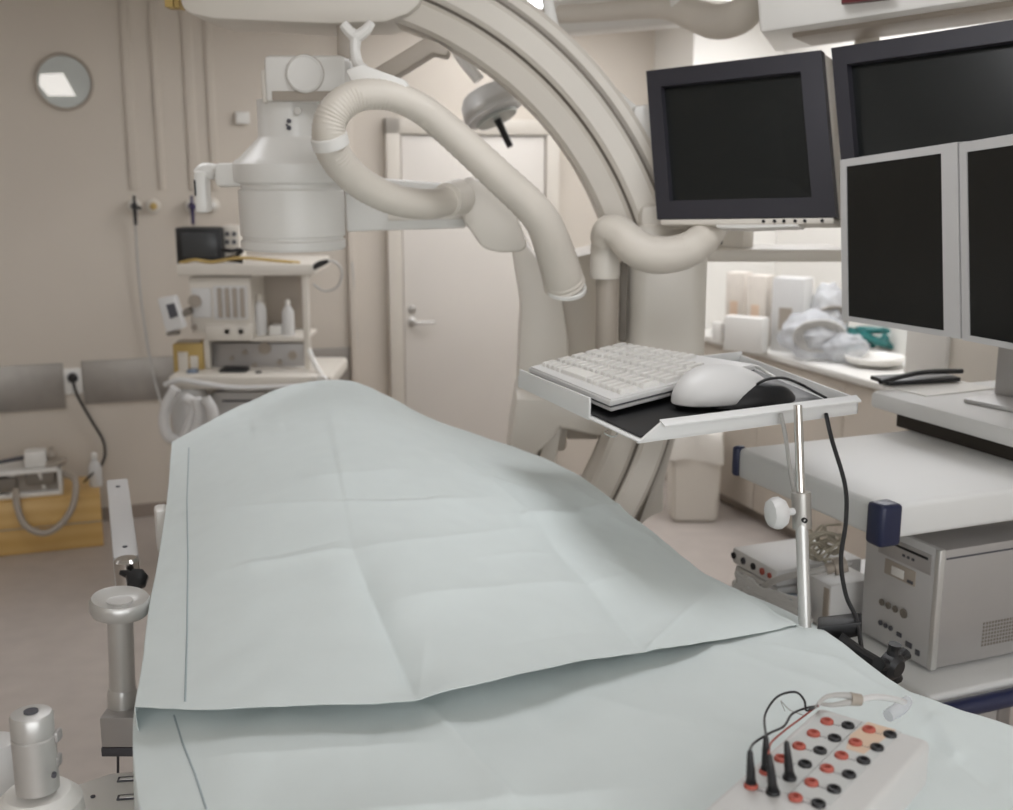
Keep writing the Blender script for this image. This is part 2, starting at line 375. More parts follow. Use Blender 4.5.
m = MB(); pbox(m, 272, 91, 335, 101, DC.y - .104, .02, r=.002); m.build('lower_shadow_band', 'greyb', det)  # beige strip paints the shadow band along the head's lower edge
m = MB(); pbox(m, 261, 70, 267, 103, DC.y - .09, .22, r=.006); m.build('side_cover', 'cream', det)
pc = at(305, 74, DC.y - .1)
dm = MB().lathe(pc, [(17.5 * s_, 0), (17.5 * s_, .008), (15.5 * s_, .012), (15.5 * s_, .009)], n=40, axis=(0, -1, 0)).build('round_cover', 'white', det)
MB().lathe(pc, [(18.2 * s_, 0), (18.2 * s_, .002)], n=40, axis=(0, -1, 0)).build('shadow_ring', 'greyb', det)
m = MB(); nz = DC.y - 30.5 * s_
for px, py, rr_ in ((289, 121, .006), (289, 128, .006), (287, 125, .003)): m.lathe(at(px, py, nz), [(rr_, -.006), (rr_, .003)], n=12, axis=(0, -1, 0))
m.build('status_lights', 'ink', det)
m = MB(); m.lathe(at(298, 111, nz + .003), [(.009, -.01), (.009, .006)], n=16, axis=(0, -1, 0)); m.build('screw', 'steel', det)
# beige column behind head linking to the arm end
m = MB(); pbox(m, 337, 22, 350, 66, DC.y + .02, .1, r=.006); m.build('support_column', 'greyb', t)
m = MB(); pbox(m, 330, 58, 362, 98, DC.y + .0, .16, r=.02); m.build('column_foot', 'white', t)
# diagonal strut to the arc
m = MB(); ppoly(m, [(372, 70), (425, 38), (436, 42), (449, 50), (446, 56), (432, 53), (392, 78)], AY - .05, .12, .004); m.build('diagonal_strut', 'greyb', t)
# Y-shaped hose hanger
m = MB()
m.tube([at(343, 24, 2.95), at(350, 32, 2.95), at(357, 36, 2.95), at(366, 30, 2.95), at(372, 22, 2.95)], [.012, .014, .016, .014, .01], n=10)
m.tube([at(356, 34, 2.95), at(355, 50, 2.95), at(358, 64, 2.94), at(365, 74, 2.92)], [.016, .013, .014, .02], n=10)
m.build('hose_hanger', 'white', t)
m = MB(); ppoly(m, [(346, 70), (362, 64), (405, 80), (409, 86), (398, 90), (352, 84)], 2.79, .05, .004); m.build('hose_saddle', 'white', t)
# white control box between detector and bracket
m = MB(); ppoly(m, [(344, 176), (466, 186), (466, 228), (346, 232)], 3.22, .16, .008); m.build('junction_box', 'white', t)
m = MB(); ppoly(m, [(388, 214), (470, 213), (470, 219), (388, 221)], 3.19, .04, .003); m.build('box_rail', 'cream', t)
m = MB(); ppoly(m, [(463, 177), (478, 180), (500, 192), (515, 212), (528, 246), (522, 252), (500, 253), (482, 248), (470, 230), (463, 222)], 3.12, .22, .012); m.build('bracket_cover', 'cream', t)
# main hose
HY = 2.85
hp = [(565, 286, 3.0), (555, 252, 2.95), (539, 216, 2.9), (496, 174, 2.86), (448, 130, 2.84), (418, 107, 2.82), (386, 95, 2.8), (354, 97, 2.78), (334, 113, 2.76), (329, 136, 2.76), (338, 160, 2.8), (362, 184, 2.86), (396, 200, 2.92), (430, 204, 2.98), (456, 198, 3.06)]
hs = MB().tube([at(*q) for q in hp], [.053, .048, .043, .040, .037, .035, .034, .036, .038, .039, .039, .038, .038, .037, .036], n=32, steps=14, ripple=.045).build('ribbed_hose', 'hose', t)
m = MB(); hc = at(566, 290, 3.0); hax = (at(556, 254, 2.955) - hc).normalized(); m.lathe(hc, [(.046, -.001), (.0535, -.001), (.0535, .008), (.052, .01)], n=40, axis=hax + Vector((.25, 0, 0))); m.build('hose_cuff', 'white', hs)
MB().lathe(hc, [(.045, -.002), (.045, .004)], n=32, axis=hax + Vector((.25, 0, 0))).build('hose_mouth', 'groove', hs)
m = MB(); bc = at(330, 141, 2.762); m.lathe(bc, [(.038, -.015), (.0435, -.013), (.0435, .013), (.038, .015)], n=40, axis=at(333, 150, 2.775) - at(328, 132, 2.76)); m.build('clamp_band', 'white', hs)
m = MB(); m.tube([at(447, 200, 3.02), at(459, 197, 3.08)], [.044, .048], n=24, smooth=False); m.build('end_collar', 'cream', hs)
# curved inner shell (lateral housing)
m = MB()
def band(L, Rr, Y, dep, n=10):
    pts = L + Rr[::-1]; return [(x, y) for x, y in pts]
shell = [(505, 250), (523, 244), (560, 300), (572, 296), (600, 262), (600, 350), (610, 430), (560, 458), (508, 446), (512, 420), (516, 395), (519, 372), (520, 300), (516, 275)]
ppoly(m, [(512, 252), (524, 240), (548, 272), (562, 300), (568, 340), (570, 400), (566, 452), (508, 446), (512, 420), (517, 395), (519, 340), (521, 310), (518, 290)], 3.5, .3, .012)
m.build('curved_shell', 'cream', t)
m = MB(); ppoly(m, [(552, 262), (602, 250), (604, 300), (600, 440), (566, 440), (560, 330)], 3.62, .3, .01); m.build('inner_box', 'creamd', t)
m = MB(); ppoly(m, [(516, 398), (620, 405), (664, 420), (652, 436), (622, 441), (594, 436), (560, 428), (552, 440), (520, 470), (506, 470)], 3.35, .35, .012); m.build('base_cover', 'cream', t)
m = MB(); ppoly(m, [(548, 425), (562, 428), (552, 480), (534, 480)], 3.4, .08, .006); ppoly(m, [(528, 425), (545, 428), (530, 490), (500, 490)], 3.42, .1, .006); m.build('base_leg', 'cream', t)
zf = 0.0
p1 = at(560, 470, 3.9)
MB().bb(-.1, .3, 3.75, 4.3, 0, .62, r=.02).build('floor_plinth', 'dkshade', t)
MB().bb(-.14, .33, 3.7, 4.35, .24, .3, r=.02).build('plinth_trim', 'greyb', t)
# rear column + tall stand body
STY = 3.06
m = MB(); zt_ = at(655, 205, STY).z
pc = at(607, 300, STY); m.cyl((pc.x, STY, at(607, 420, STY).z), (pc.x, STY, at(610, 262, STY).z), 11 * scl(STY, 300), n=32); m.build('lift_column', 'greyb', t)
m = MB(); pc2 = at(606, 250, STY)
m.lathe((at(605, 250, STY).x, STY, 0), [(.038, at(0, 278, STY).z), (.041, at(0, 274, STY).z), (.037, at(0, 240, STY).z), (.03, at(0, 228, STY).z), (.02, at(0, 224, STY).z)], n=32); m.build('column_cap', 'cream', t)
m = MB(); pbox(m, 620, 262, 627, 342, STY + .04, .03); m.build('dark_track', 'groove', t)
m = MB(); x0 = at(629, 340, STY).x; x1 = at(709, 340, STY).x
m.bb(x0, x1, STY + .02, STY + .45, at(660, 434, STY).z, at(660, 226, STY).z, r=.05, seg=5); m.build('stand_body', 'cream', t)
m = MB(); m.tube([at(603, 242, 3.04), at(608, 231, 3.02), at(620, 234, 3.0), at(636, 248, 2.97), at(656, 255, 2.96), at(682, 252, 2.96), at(702, 240, 2.98), at(716, 222, 3.1)], [.034, .04, .044, .047, .048, .046, .042, .04], n=24, steps=14, ripple=.02)
m.build('rear_hose', 'hose', t)
m = MB(); pbox(m, 640, 205, 700, 238, 3.14, .2, r=.02); m.build('hose_box', 'cream', t)
m = MB(); ppoly(m, [(671, 432), (677, 433), (664, 485), (664, 512), (650, 518), (636, 530)], 3.3, .2, .01)
m.build('base_foot', 'cream', t)

# ------------------------------------------------------------------ exam light
ly = 4.0; t = thing('exam_light', 'polished exam lamp head with black grip seen through the curved arm', 'lamp', at(495, 100, ly + .3))
c = at(494, 112, ly); ax = Vector((.42, -.22, -.88)).normalized()
MB().lathe(c - ax * .0, [(.04, -.085), (.08, -.075), (.098, -.05), (.102, -.022), (.096, -.02), (.096, -.012), (.102, -.01), (.1, .01), (.08, .018)], n=40, axis=ax).build('lamp_head', 'wplastic', t)
MB().lathe(c, [(.1035, -.022), (.1045, -.018), (.1045, -.004), (.1035, 0)], n=40, axis=ax).build('lamp_rim', 'alu', t)
MB().lathe(c + ax * .022, [(.075, 0), (.07, .008)], n=40, axis=ax).build('lens', 'glass', t)
MB().cyl(c + ax * .03, c + ax * .13, .013, .011).build('grip', 'black', t)
m = MB(); m.tube([c - ax * .12, c - ax * .2 + Vector((-.05, 0, .05)), Vector((c.x - .1, ly + .1, c.z + .35)), Vector((c.x - .1, ly + .1, CH))], .02, n=12); m.build('boom', 'white', t)

# ------------------------------------------------------------------ ceiling boom + monitor suspension
t = thing('ceiling_boom', 'white ceiling boom with maroon strip carrying the black monitors', 'ceiling boom', (1.6, 3.3, CH))
m = MB()
P = [at(755, 38, 3.1), at(757, -60, 3.1), at(1080, -60, 2.6), at(1080, 2, 2.6)]
m.hull([at(760, 33, 3.0), at(753, -60, 3.0), at(1075, -80, 2.45), at(1075, -14, 2.45)], (.15, .5, 0), .01); m.build('boom_housing', 'white', t)
m = MB(); m.hull([at(792, 38, 3.04), at(1075, -2, 2.52), at(1075, -12, 2.52), at(792, 28, 3.04)], (.1, .2, 0), .004); m.build('lower_edge', 'greyb', t)
m = MB(); m.hull([at(842, -4, 2.82), at(890, -8, 2.74), at(890, 0, 2.74), at(842, 5, 2.82)], (-.01, -.03, 0)); m.build('maroon_strip', 'maroon', t)
m = MB(); m.cyl(at(867, 20, 3.2), at(867, 115, 3.2), 12 * scl(3.2, 40), n=24); m.build('monitor_post', 'creamd', t)
MB().tube([at(742, 118, 3.16), at(867, 105, 3.16), at(958, 105, 2.76)], .03, n=12, smooth=False).build('monitor_bar', 'greyb', t)
t = thing('curved_hose', 'pale ribbed hose looping under the ceiling left of the boom', 'hose', at(700, 10, 3.7))
MB().tube([at(560, 14, 4.1), at(600, 12, 4.0), at(660, 8, 3.8), at(690, 14, 3.7), at(716, 22, 3.6), at(740, 16, 3.5), at(756, -4, 3.5)], [.03, .03, .032, .045, .05, .05, .05], n=24, steps=14, ripple=.02).build('hose', 'hose', t)
m = MB(); m.tube([at(676, -6, 3.72), at(677, 14, 3.72)], .02, n=12); m.build('hanger', 'white', t)
t = thing('ceiling_rail', 'pale ceiling carriage rail above the curved arm', 'ceiling rail', at(620, 10, 4.4))
m = MB(); m.hull([at(556, 22, 4.5), at(556, 34, 4.5), at(700, 22, 4.2), at(700, 6, 4.2)], (0, .15, 0), .01); m.build('lower_rail', 'white', t)
m = MB(); m.hull([at(545, 0, 4.7), at(545, 14, 4.7), at(690, 4, 4.4), at(690, -12, 4.4)], (0, .15, 0), .01); m.build('upper_rail', 'white', t)

# ------------------------------------------------------------------ monitors
def lerp4(C, u, v): return (C[0] * (1 - u) + C[1] * u) * (1 - v) + (C[3] * (1 - u) + C[2] * u) * v
def monitor(C, name, label, group, body, bez, scr, inset, thick, back, r=.006, scrdep=.006):
    # C: TL,TR,BR,BL corners in 3D
    ctr = sum(C, Vector()) / 4; n = (C[1] - C[0]).cross(C[3] - C[0]).normalized()
    if n.dot(ctr - O) < 0: n = -n         # n points away from the viewer
    t = thing(name, label, 'monitor', ctr + n * thick, 0, group)
    iu0, iv0, iu1, iv1 = inset
    S = [lerp4(C, iu0, iv0), lerp4(C, 1 - iu1, iv0), lerp4(C, 1 - iu1, 1 - iv1), lerp4(C, iu0, 1 - iv1)]
    # bezel ring, modelled as four bars + bevel to the screen
    tt = bmesh.new()
    fr_ = [tt.verts.new(p) for p in C]; si = [tt.verts.new(p) for p in S]; sd = [tt.verts.new(p + n * scrdep) for p in S]; bk = [tt.verts.new(p + n * .02) for p in C]
    for i in range(4):
        j = (i + 1) % 4
        tt.faces.new((fr_[i], fr_[j], si[j], si[i])); tt.faces.new((si[i], si[j], sd[j], sd[i])); tt.faces.new((fr_[j], fr_[i], bk[i], bk[j]))
    tt.faces.new(bk)
    MB().add(tt).build('bezel', bez, t)
    MB().hull([p + n * (scrdep - .001) for p in S], n * .002).build('screen', scr, t)
    K = [lerp4(C, -.0, -.0), lerp4(C, 1, 0), lerp4(C, 1, 1), lerp4(C, 0, 1)]
    MB().hull([p + n * .0205 for p in K], n * thick, r).build('casing', body, t)
    if back:
        B = [lerp4(C, .2, .2), lerp4(C, .8, .2), lerp4(C, .8, .8), lerp4(C, .2, .8)]
        MB().hull([p + n * (thick + .02) for p in B], n * back, .01).build('rear_bulge', body, t)
    return t, n
C = [at(646, 71, 3.18), at(821, 50, 2.86), at(836, 217, 2.74), at(657, 219, 3.04)]
mt, n_ = monitor(C, 'black_monitor', 'large square black monitor hanging centre right, switched off', 'black ceiling-hung monitors', 'cream', 'bezel', 'screen', (.085, .115, .115, .12), .055, .1, scrdep=.02)
m = MB(); m.hull([lerp4(C, .02, 1.003), lerp4(C, .985, 1.003), lerp4(C, .985, 1.04), lerp4(C, .02, 1.04)], n_ * .05, .003); m.build('button_strip', 'cream', mt)
m = MB()
for u in (.62, .68, .73, .79, .84, .93): m.lathe(lerp4(C, u, 1.022) - n_ * .001, [(.004, -.002), (.004, .003)], n=10, axis=-n_)
m.build('buttons', 'black', mt)
m = MB(); m.hull([lerp4(C, .35, 1.04), lerp4(C, .8, 1.04), lerp4(C, .8, 1.055), lerp4(C, .5, 1.065), lerp4(C, .35, 1.06)], n_ * .04, .002); m.build('mount_lip', 'white', mt)
C = [at(831, 48, 2.86), at(1062, 12, 2.42), at(1068, 232, 2.28), at(847, 232, 2.7)]
monitor(C, 'black_monitor', 'large black monitor partly hidden behind the silver monitors', 'black ceiling-hung monitors', 'cream', 'bezel', 'screen', (.072, .1, .06, .1), .055, .1, scrdep=.02)
m = MB(); 
E = [at(824, 48, 2.9), at(831, 48, 2.88), at(838, 218, 2.74), at(832, 218, 2.8)]
# ------------------------------------------------------------------ CART
CA = math.radians(22); C0 = atz(884, 506, 1.136); C0.z = 0
CF = Matrix.Translation(C0) @ Matrix.Rotation(CA, 4, 'Z'); CFi = CF.inverted()
c1 = Vector((math.cos(CA), math.sin(CA), 0)); c2 = Vector((-math.sin(CA), math.cos(CA), 0))
def cl(p): return CFi @ p
def onx(px, py, x): return cl(onpl(px, py, C0 + c1 * x, c1))
def ony(px, py, y): return cl(onpl(px, py, C0 + c2 * y, c2))
def onz(px, py, z): return cl(atz(px, py, z))
t = CART = thing('equipment_cart', 'white wheeled cart with navy corner bumpers holding monitors and computer', 'cart', C0 + c1 * .5 + c2 * .3, CA)
ZS, ZB, ZU = 1.136, 1.062, .71
SD = onz(731, 448, 1.136).y; print('SD', SD)
sh = MB(CF).bb(0, 1.15, 0, SD, ZB, ZS, r=.012, seg=3).build('middle_shelf', 'cartw', t)
MB(CF).bb(-.02, .034, -.02, .03, ZB - .008, ZS + .006, r=.01, seg=3).build('corner_bumper', 'navy', sh)
MB(CF).bb(-.01, .02, SD - .012, SD + .01, ZB + .004, ZS + .004, r=.008, seg=3).build('corner_bumper', 'navy', sh)
u0 = onz(1013, 449, 1.18); u1 = onz(862, 408, 1.18); print('u', u0, u1)
us = MB(CF).bb(u0.x, 1.2, u0.y - .35, u1.y, 1.18, 1.225, r=.012).build('top_shelf', 'cartw', t)
MB(CF).bb(u0.x + .05, 1.15, u0.y - .2, u1.y - .05, ZS, 1.181, r=.0).build('gap_shadow_block', 'dkshade', t)  # dark block paints the shadow gap between the two shelves
bs = MB(CF).bb(.14, 1.15, onz(924, 698, ZU).y, onz(741, 577, ZU).y, ZU - .05, ZU, r=.01, seg=3).build('lower_shelf', 'cartw', t)
m = MB(CF)
for x, y in ((1.1, .5), (1.1, -.0)): m.bb(x - .03, x + .03, y - .03, y + .03, .1, ZB, r=.008)
m.bb(.5, .56, .7, .76, .1, ZU, r=.008); m.bb(.5, .56, -.02, .04, .1, ZU, r=.008); m.build('frame_posts', 'sgrey', t)
for x, y in ((.3, 0), (.3, .7), (1.1, 0), (1.1, .7)):
    o = MB(CF).bb(x - .04, x + .04, y - .04, y + .04, .07, .12, r=.008).box((x, y, .37), (.05, .05, .58), r=.006).build('caster_leg', 'sgrey', t)
    MB(CF).lathe((x - .015, y, .04), [(.02, 0), (.04, .004), (.04, .026), (.02, .03)], n=20, axis=(1, 0, 0)).build('caster_wheel', 'black', o)
nb0 = onz(924, 698, ZU) + Vector((-.05, -.022, 0))
# bottom rail: navy rounded bar and lower edge, in front of lower shelf
q0, q1 = cl(atz(900, 712, .66)), cl(atz(1060, 668, .66))
m = MB(CF); m.tube([(nb0.x, nb0.y, ZU - .028), (nb0.x + .5, nb0.y, ZU - .028), (nb0.x + 1.0, nb0.y, ZU - .028)], .02, n=16, smooth=False); m.build('navy_handle_bar', 'navyp', t)
# PC
pcx = onz(930, 673, ZU + .003); PX, PY = pcx.x, pcx.y
PW, PH = onx(845, 633, PX).y - PY, onx(925, 546, PX).z - ZU
PW = .235
PF = CF @ Matrix.Translation((PX, PY, ZU + .002))
t = thing('computer_tower', 'silver grey desktop computer standing on the cart lower shelf', 'computer', (PF @ Vector((.2, PW / 2, 0))), CA)
H_ = PH
MB(PF).bb(.012, .46, 0, PW, 0.008, H_, r=.004).build('case', 'sgrey', t)
fp = MB(PF).bb(0, .014, .0, PW, 0.006, H_ + .003, r=.004).build('front_panel', 'smon', t)
MB(PF).bb(-.001, .016, -.003, .012, .006, H_ + .003, r=.004).build('edge_strip', 'alu', t)
def pxp(px, py): v_ = onx(px, py, PX); return v_.y - PY, v_.z - ZU - .002
def pplate(name, x0, y0, x1, y1, m_, dep=.004, par=fp, proud=.002):
    a = pxp(x0, (y0 + y1) / 2); b = pxp(x1, (y0 + y1) / 2); 
    ya, yb = sorted((a[0], b[0])); za = pxp((x0 + x1) / 2, y1)[1]; zb = pxp((x0 + x1) / 2, y0)[1]
    return MB(PF).bb(-proud, dep, ya, yb, za, zb, r=.0015).build(name, m_, par)
MB(PF).bb(-.002, .002, .02, .19, H_ - .062, H_ - .016, r=.002).build('optical_drive', 'sgrey', fp)
MB(PF).bb(-.0035, .001, .03, .18, H_ - .03, H_ - .024, r=.001).build('drive_slot', 'black', fp)
m = MB(PF)
for y in (.075, .09, .105): m.bb(-.004, 0, y - .004, y + .004, H_ - .046, H_ - .04, r=.001)
m.build('drive_buttons', 'ink', fp)
MB(PF).bb(-.002, .002, .065, .165, H_ - .104, H_ - .068, r=.002).build('floppy_drive', 'greyb', fp)
MB(PF).bb(-.004, .001, .1, .14, H_ - .098, H_ - .078, r=.001).build('disk_label', 'white', fp)
MB(PF).bb(-.004, .001, .07, .088, H_ - .1, H_ - .093, r=.001).build('eject_button', 'ink', fp)
m = MB(PF)
for y, r_ in ((.165, .008), (.143, .008), (.12, .008), (.092, .011)): m.lathe((-.001, y, .105), [(r_, 0), (r_, .003), (r_ * .6, .003), (r_ * .6, .001)], n=20, axis=(-1, 0, 0))
m.build('audio_jacks', 'groove', fp)
m = MB(PF)
for y, r_ in ((.165, .006), (.147, .006), (.13, .006)): m.lathe((-.001, y, .055), [(r_, 0), (r_, .003)], n=16, axis=(-1, 0, 0))
m.bb(-.003, 0, .095, .11, .045, .055, r=.001); m.bb(-.003, 0, .06, .08, .032, .045, r=.001); m.bb(-.003, 0, .035, .048, .025, .038, r=.001)
m.build('port_row', 'ink', fp)
m = MB(PF)
for i in range(22):
    for j in range(7): m.bb(.14 + i * .0085, .1445 + i * .0085, -.0012, .001, .04 + j * .0085, .045 + j * .0085, r=0)
m.build('vent_grille', 'groove', t)
MB(PF).box((.2, -.0005, H_ - .02), (.36, .001, .004), r=0).build('panel_groove', 'ink', t)

# jack device + small amp + cables on lower shelf
d0 = onz(777, 571, .815)
DF = CF @ Matrix.Translation((d0.x, d0.y, 0)); L_ = .2
t = thing('patch_box', 'flat grey box with a row of round sockets behind the pole', 'electronic device', DF @ Vector((.12, .12, .72)), CA)
MB(DF).bb(0, .26, 0, L_, .772, .815, r=.006).build('case', 'wplastic', t)
m = MB(DF)
for i, y in enumerate((.06, .1, .145, .19)):
    MB(DF).lathe((.001, y, .794), [(.009, 0), (.009, .005), (.005, .005), (.005, .002)], n=16, axis=(-1, 0, 0)).build('socket', 'red' if i == 0 else ('ink' if i == 2 else 'black'), t)
MB(DF).lathe((.001, .028, .794), [(.007, 0), (.007, .005), (.005, .005), (.005, .002)], n=16, axis=(-1, 0, 0)).build('socket', 'red', t)
m.bm.free()
t = thing('lower_unit', 'wide grey electronics unit beneath the socketed patch box', 'electronic device', DF @ Vector((.1, .12, ZU)), CA)
MB(DF).bb(.004, .24, .0, L_ - .01, ZU, .768, r=.006).build('case', 'wplastic', t)
m = MB(DF)
for i in range(5): m.box((.002, .03 + i * .033, .74), (.006, .02, .03), r=.002)
m.build('ports', 'ink', t)
# little power supply beside it
s0 = onz(822, 628, ZU + .0); SF = CF @ Matrix.Translation((s0.x, s0.y, ZU))
t = thing('power_supply', 'small grey block standing between the pole and the computer', 'power supply', SF @ Vector((.05, .05, 0)), CA)
MB(SF).bb(0, .13, -.025, .08, .0, .115, r=.006).build('case', 'wplastic', t)
MB(SF).bb(-.002, .001, -.02, .0, .02, .105, r=.001).build('label_plate', 'greyb', t)
tag(MB(CF).box((onz(800, 610, .74).x, onz(800, 610, .74).y + .04, ZU + .025), (.06, .05, .05), r=.006).build('connector_block', 'blue'), 'small blue-grey connector block low behind the pole', 'connector')
def cab(name, pts, r, m_, label, cat='cable', **k): return tag(MB().tube(pts, r, n=8, **k).build(name, m_), label, cat)
cab('shielded_cable', [at(790, 600, 2.75), at(757, 596, 2.72), at(765, 586, 2.66), at(785, 577, 2.6), at(812, 572, 2.56), at(838, 566, 2.55), at(850, 563, 2.56)], .008, 'cable', 'thick pale shielded cable arching in front of the patch box')
t = thing('plug', 'ribbed grey plug on the end of the thick pale cable', 'plug', at(840, 566, 2.55)); MB().cyl(at(826, 569, 2.55), at(834, 567, 2.55), .012, .014).cyl(at(834, 567, 2.55), at(846, 564, 2.55), .02, .018).build('plug_body', 'greyb', t)
random.seed(3)
m = MB()
for i in range(16):
    a, b = random.uniform(-1, 1), random.uniform(-1, 1)
    yy = random.uniform(528, 562); dd = random.uniform(2.66, 2.85); pts = []
    for k in range(5): pts.append(at(804 + k * 9 + random.uniform(-4, 4), yy + random.uniform(-5, 5) + 7 * math.sin(k * 1.3 + i), dd))
    m.tube(pts, .0035, n=6, steps=6)
tag(m.build('cable_tangle', 'wire'), 'tangle of thin beige wires under the cart shelf', 'cables', kind='stuff')
random.seed(5); m = MB()
for i in range(12):
    x, y = random.uniform(742, 800), 0
    pts = []
    for k in range(4):
        xx = random.uniform(735, 812); yy = 583 + (xx - 735) * .42 + random.uniform(-12, 8); pts.append(at(xx, yy, 2.68 - (xx - 735) * .001))
    m.tube(pts, .0042, n=7, steps=6)
tag(m.build('cable_bundle', 'cable'), 'bundle of grey leads lying along the drape edge behind the pole', 'cables', kind='stuff')

# silver monitors on cart
MONB = 1.225
C = [at(840, 160, 2.62), at(957, 142, 2.36), at(960, 339, 2.36), at(842, 320, 2.62)]
tm, n_ = monitor(C, 'silver_monitor', 'silver framed black monitor nearer the black ones, left of the pair', 'silver monitors on the cart', 'smon', 'smon', 'screen2', (.055, .045, .125, .03), .03, .03, scrdep=.004)
def stand(tm, C, n_, px, py0, py1, footpx):
    Yb = (sum(C, Vector()) / 4 + n_ * .075)
    p = Vector((Yb.x, Yb.y, 0))
    return p
def mstand(tm, p, rz, w=.1):
    F = Matrix.Translation((p.x, p.y, 0)) @ Matrix.Rotation(rz, 4, 'Z')
    MB(F).bb(-w / 2, w / 2, -.02, .02, MONB + .01, 1.62, r=.006).build('stand_neck', 'sgrey', tm)
    MB(F).bb(-.07, .13, -.13, .1, MONB, MONB + .012, r=.005).build('stand_foot', 'smon', tm)
ctr = sum(C, Vector()) / 4 + n_ * .075; ang = math.atan2((C[1] - C[0]).y, (C[1] - C[0]).x)
LCTR = ctr
C = [at(959, 143, 2.36), at(1084, 122, 2.1), at(1087, 364, 2.1), at(962, 340, 2.36)]
tm, n_ = monitor(C, 'silver_monitor', 'silver framed monitor cut by the right edge of the picture', 'silver monitors on the cart', 'smon', 'smon', 'screen2', (.065, .05, .07, .03), .03, .03, scrdep=.004)
ctr = atz(1021, 402, MONB); mstand(tm, ctr, ang, .13)
MB().hull([at(905, 215, 2.62), at(1030, 210, 2.38), at(1030, 240, 2.38), at(905, 245, 2.62)], (.01, .03, 0), .004).build('cross_bar', 'sgrey', tm)
# small badge dot on bezels
# papers and clipboard on top shelf
pz = MONB
g = cl(atz(905, 392, pz)); F = CF @ Matrix.Translation((g.x, g.y, pz))
tag(MB(F).box((.12, .02, .0015), (.24, .17, .003), rz=.05, r=0).build('paper_sheet', 'white'), 'white paper sheet lying on the cart top shelf', 'paper')
g = cl(atz(905, 386, pz)); F = CF @ Matrix.Translation((g.x, g.y, pz + .003))
t = thing('black_folder', 'thin black folder lying at the back of the top shelf', 'folder', F @ Vector((0, 0, 0)), CA)
MB(F).box((.06, .03, .008), (.22, .09, .012), rz=-.12, r=.003).build('cover', 'black', t)
MB(F).tube([(-.1, -.02, .018), (.05, .0, .03), (.2, .01, .022)], .007, n=8).build('spine_cord', 'black', t)

# ------------------------------------------------------------------ keyboard tray + pole
TZ = 1.335
k0, k1, k3 = atz(638, 436, TZ), atz(858, 407, TZ), atz(519, 381, TZ + .0)
kk2 = atz(742, 358, TZ)
ux = (k1 - k0); LX = ux.length; ux = ux.normalized(); uy = Vector((-ux.y, ux.x, 0)); LY = (k3 - k0).dot(uy)
LY = (k3 - k0).length
TA = math.atan2(ux.y, ux.x)
TF = Matrix.Translation(k0) @ Matrix.Rotation(TA, 4, 'Z'); TFi = TF.inverted()
def tl(px, py, dz=0): return TFi @ atz(px, py, TZ + dz)
k3l = tl(518, 372); k2 = tl(735, 352)
SK = k3l.x / k3l.y       # tray sides are slightly skewed
print('tray', LX, LY, k3l, k2)
def tq(x, y, z):
    u, v = x / LX, y / LY; p = (k0 * (1 - u) + k1 * u) * (1 - v) + (k3 * (1 - u) + kk2 * u) * v; p.z = TZ + z; return p
pole_xy = TFi @ at(797, 430, 2.06)
t = TRAY = thing('keyboard_tray', 'white bent metal tray holding keyboard and mouse over the drape', 'tray', TF @ Vector((LX / 2, LY / 2, -.02)), TA)
m = MB()
def slab(m, x0, x1, y0, y1, z0, z1, r=.002): m.hull([tq(x0, y0, z0), tq(x1, y0, z0), tq(x1, y1, z0), tq(x0, y1, z0)], (0, 0, z1 - z0), r)
slab(m, 0, LX, 0, LY, -.012, -.009, r=.001)
m.build('tray_floor', 'cartw', t)
# front lip (long bright edge), raised with chamfer at its left end
m = MB(); m.hull([tq(.0, 0, -.014), tq(LX, 0, -.014), tq(LX, 0, .018), tq(.05, 0, .018), tq(.015, 0, -.004)], TF.to_3x3() @ Vector((0, .007, 0)), .001)
m.hull([tq(.05, -.012, .012), tq(LX, -.012, .012), tq(LX, .009, .019), tq(.05, .009, .019)], (0, 0, .004), .001)
m.build('front_lip', 'cartw', t)
m = MB(); m.hull([tq(0, LY * .36, -.014), tq(0, LY, -.014), tq(0, LY, .026), tq(0, LY * .36, .030)], TF.to_3x3() @ Vector((.005, 0, 0)), .001)
m.build('side_lip', 'cartw', t)
m = MB(); m.hull([tq(0, LY, -.014), tq(LX, LY, -.014), tq(LX, LY, .016), tq(0, LY, .012)], TF.to_3x3() @ Vector((0, .005, 0)), .001)
m.hull([tq(LX - .005, 0, -.014), tq(LX - .005, LY, -.014), tq(LX - .005, LY, .008), tq(LX - .005, 0, .018)], TF.to_3x3() @ Vector((.005, 0, 0)), .001)
m.build('rear_lip', 'cartw', t)
m = MB(); slab(m, .012, LX - .02, .015, LY - .02, -.008, -.004); m.build('black_mat', 'black', t)
m = MB(); hk = tq(.0, .12, -.014); m.tube([hk, hk + Vector((-.004, 0, -.008)), hk + Vector((.012, 0, -.014)), hk + Vector((.02, 0, -.006))], .0018, n=6); m.build('wire_hook', 'chrome', t)
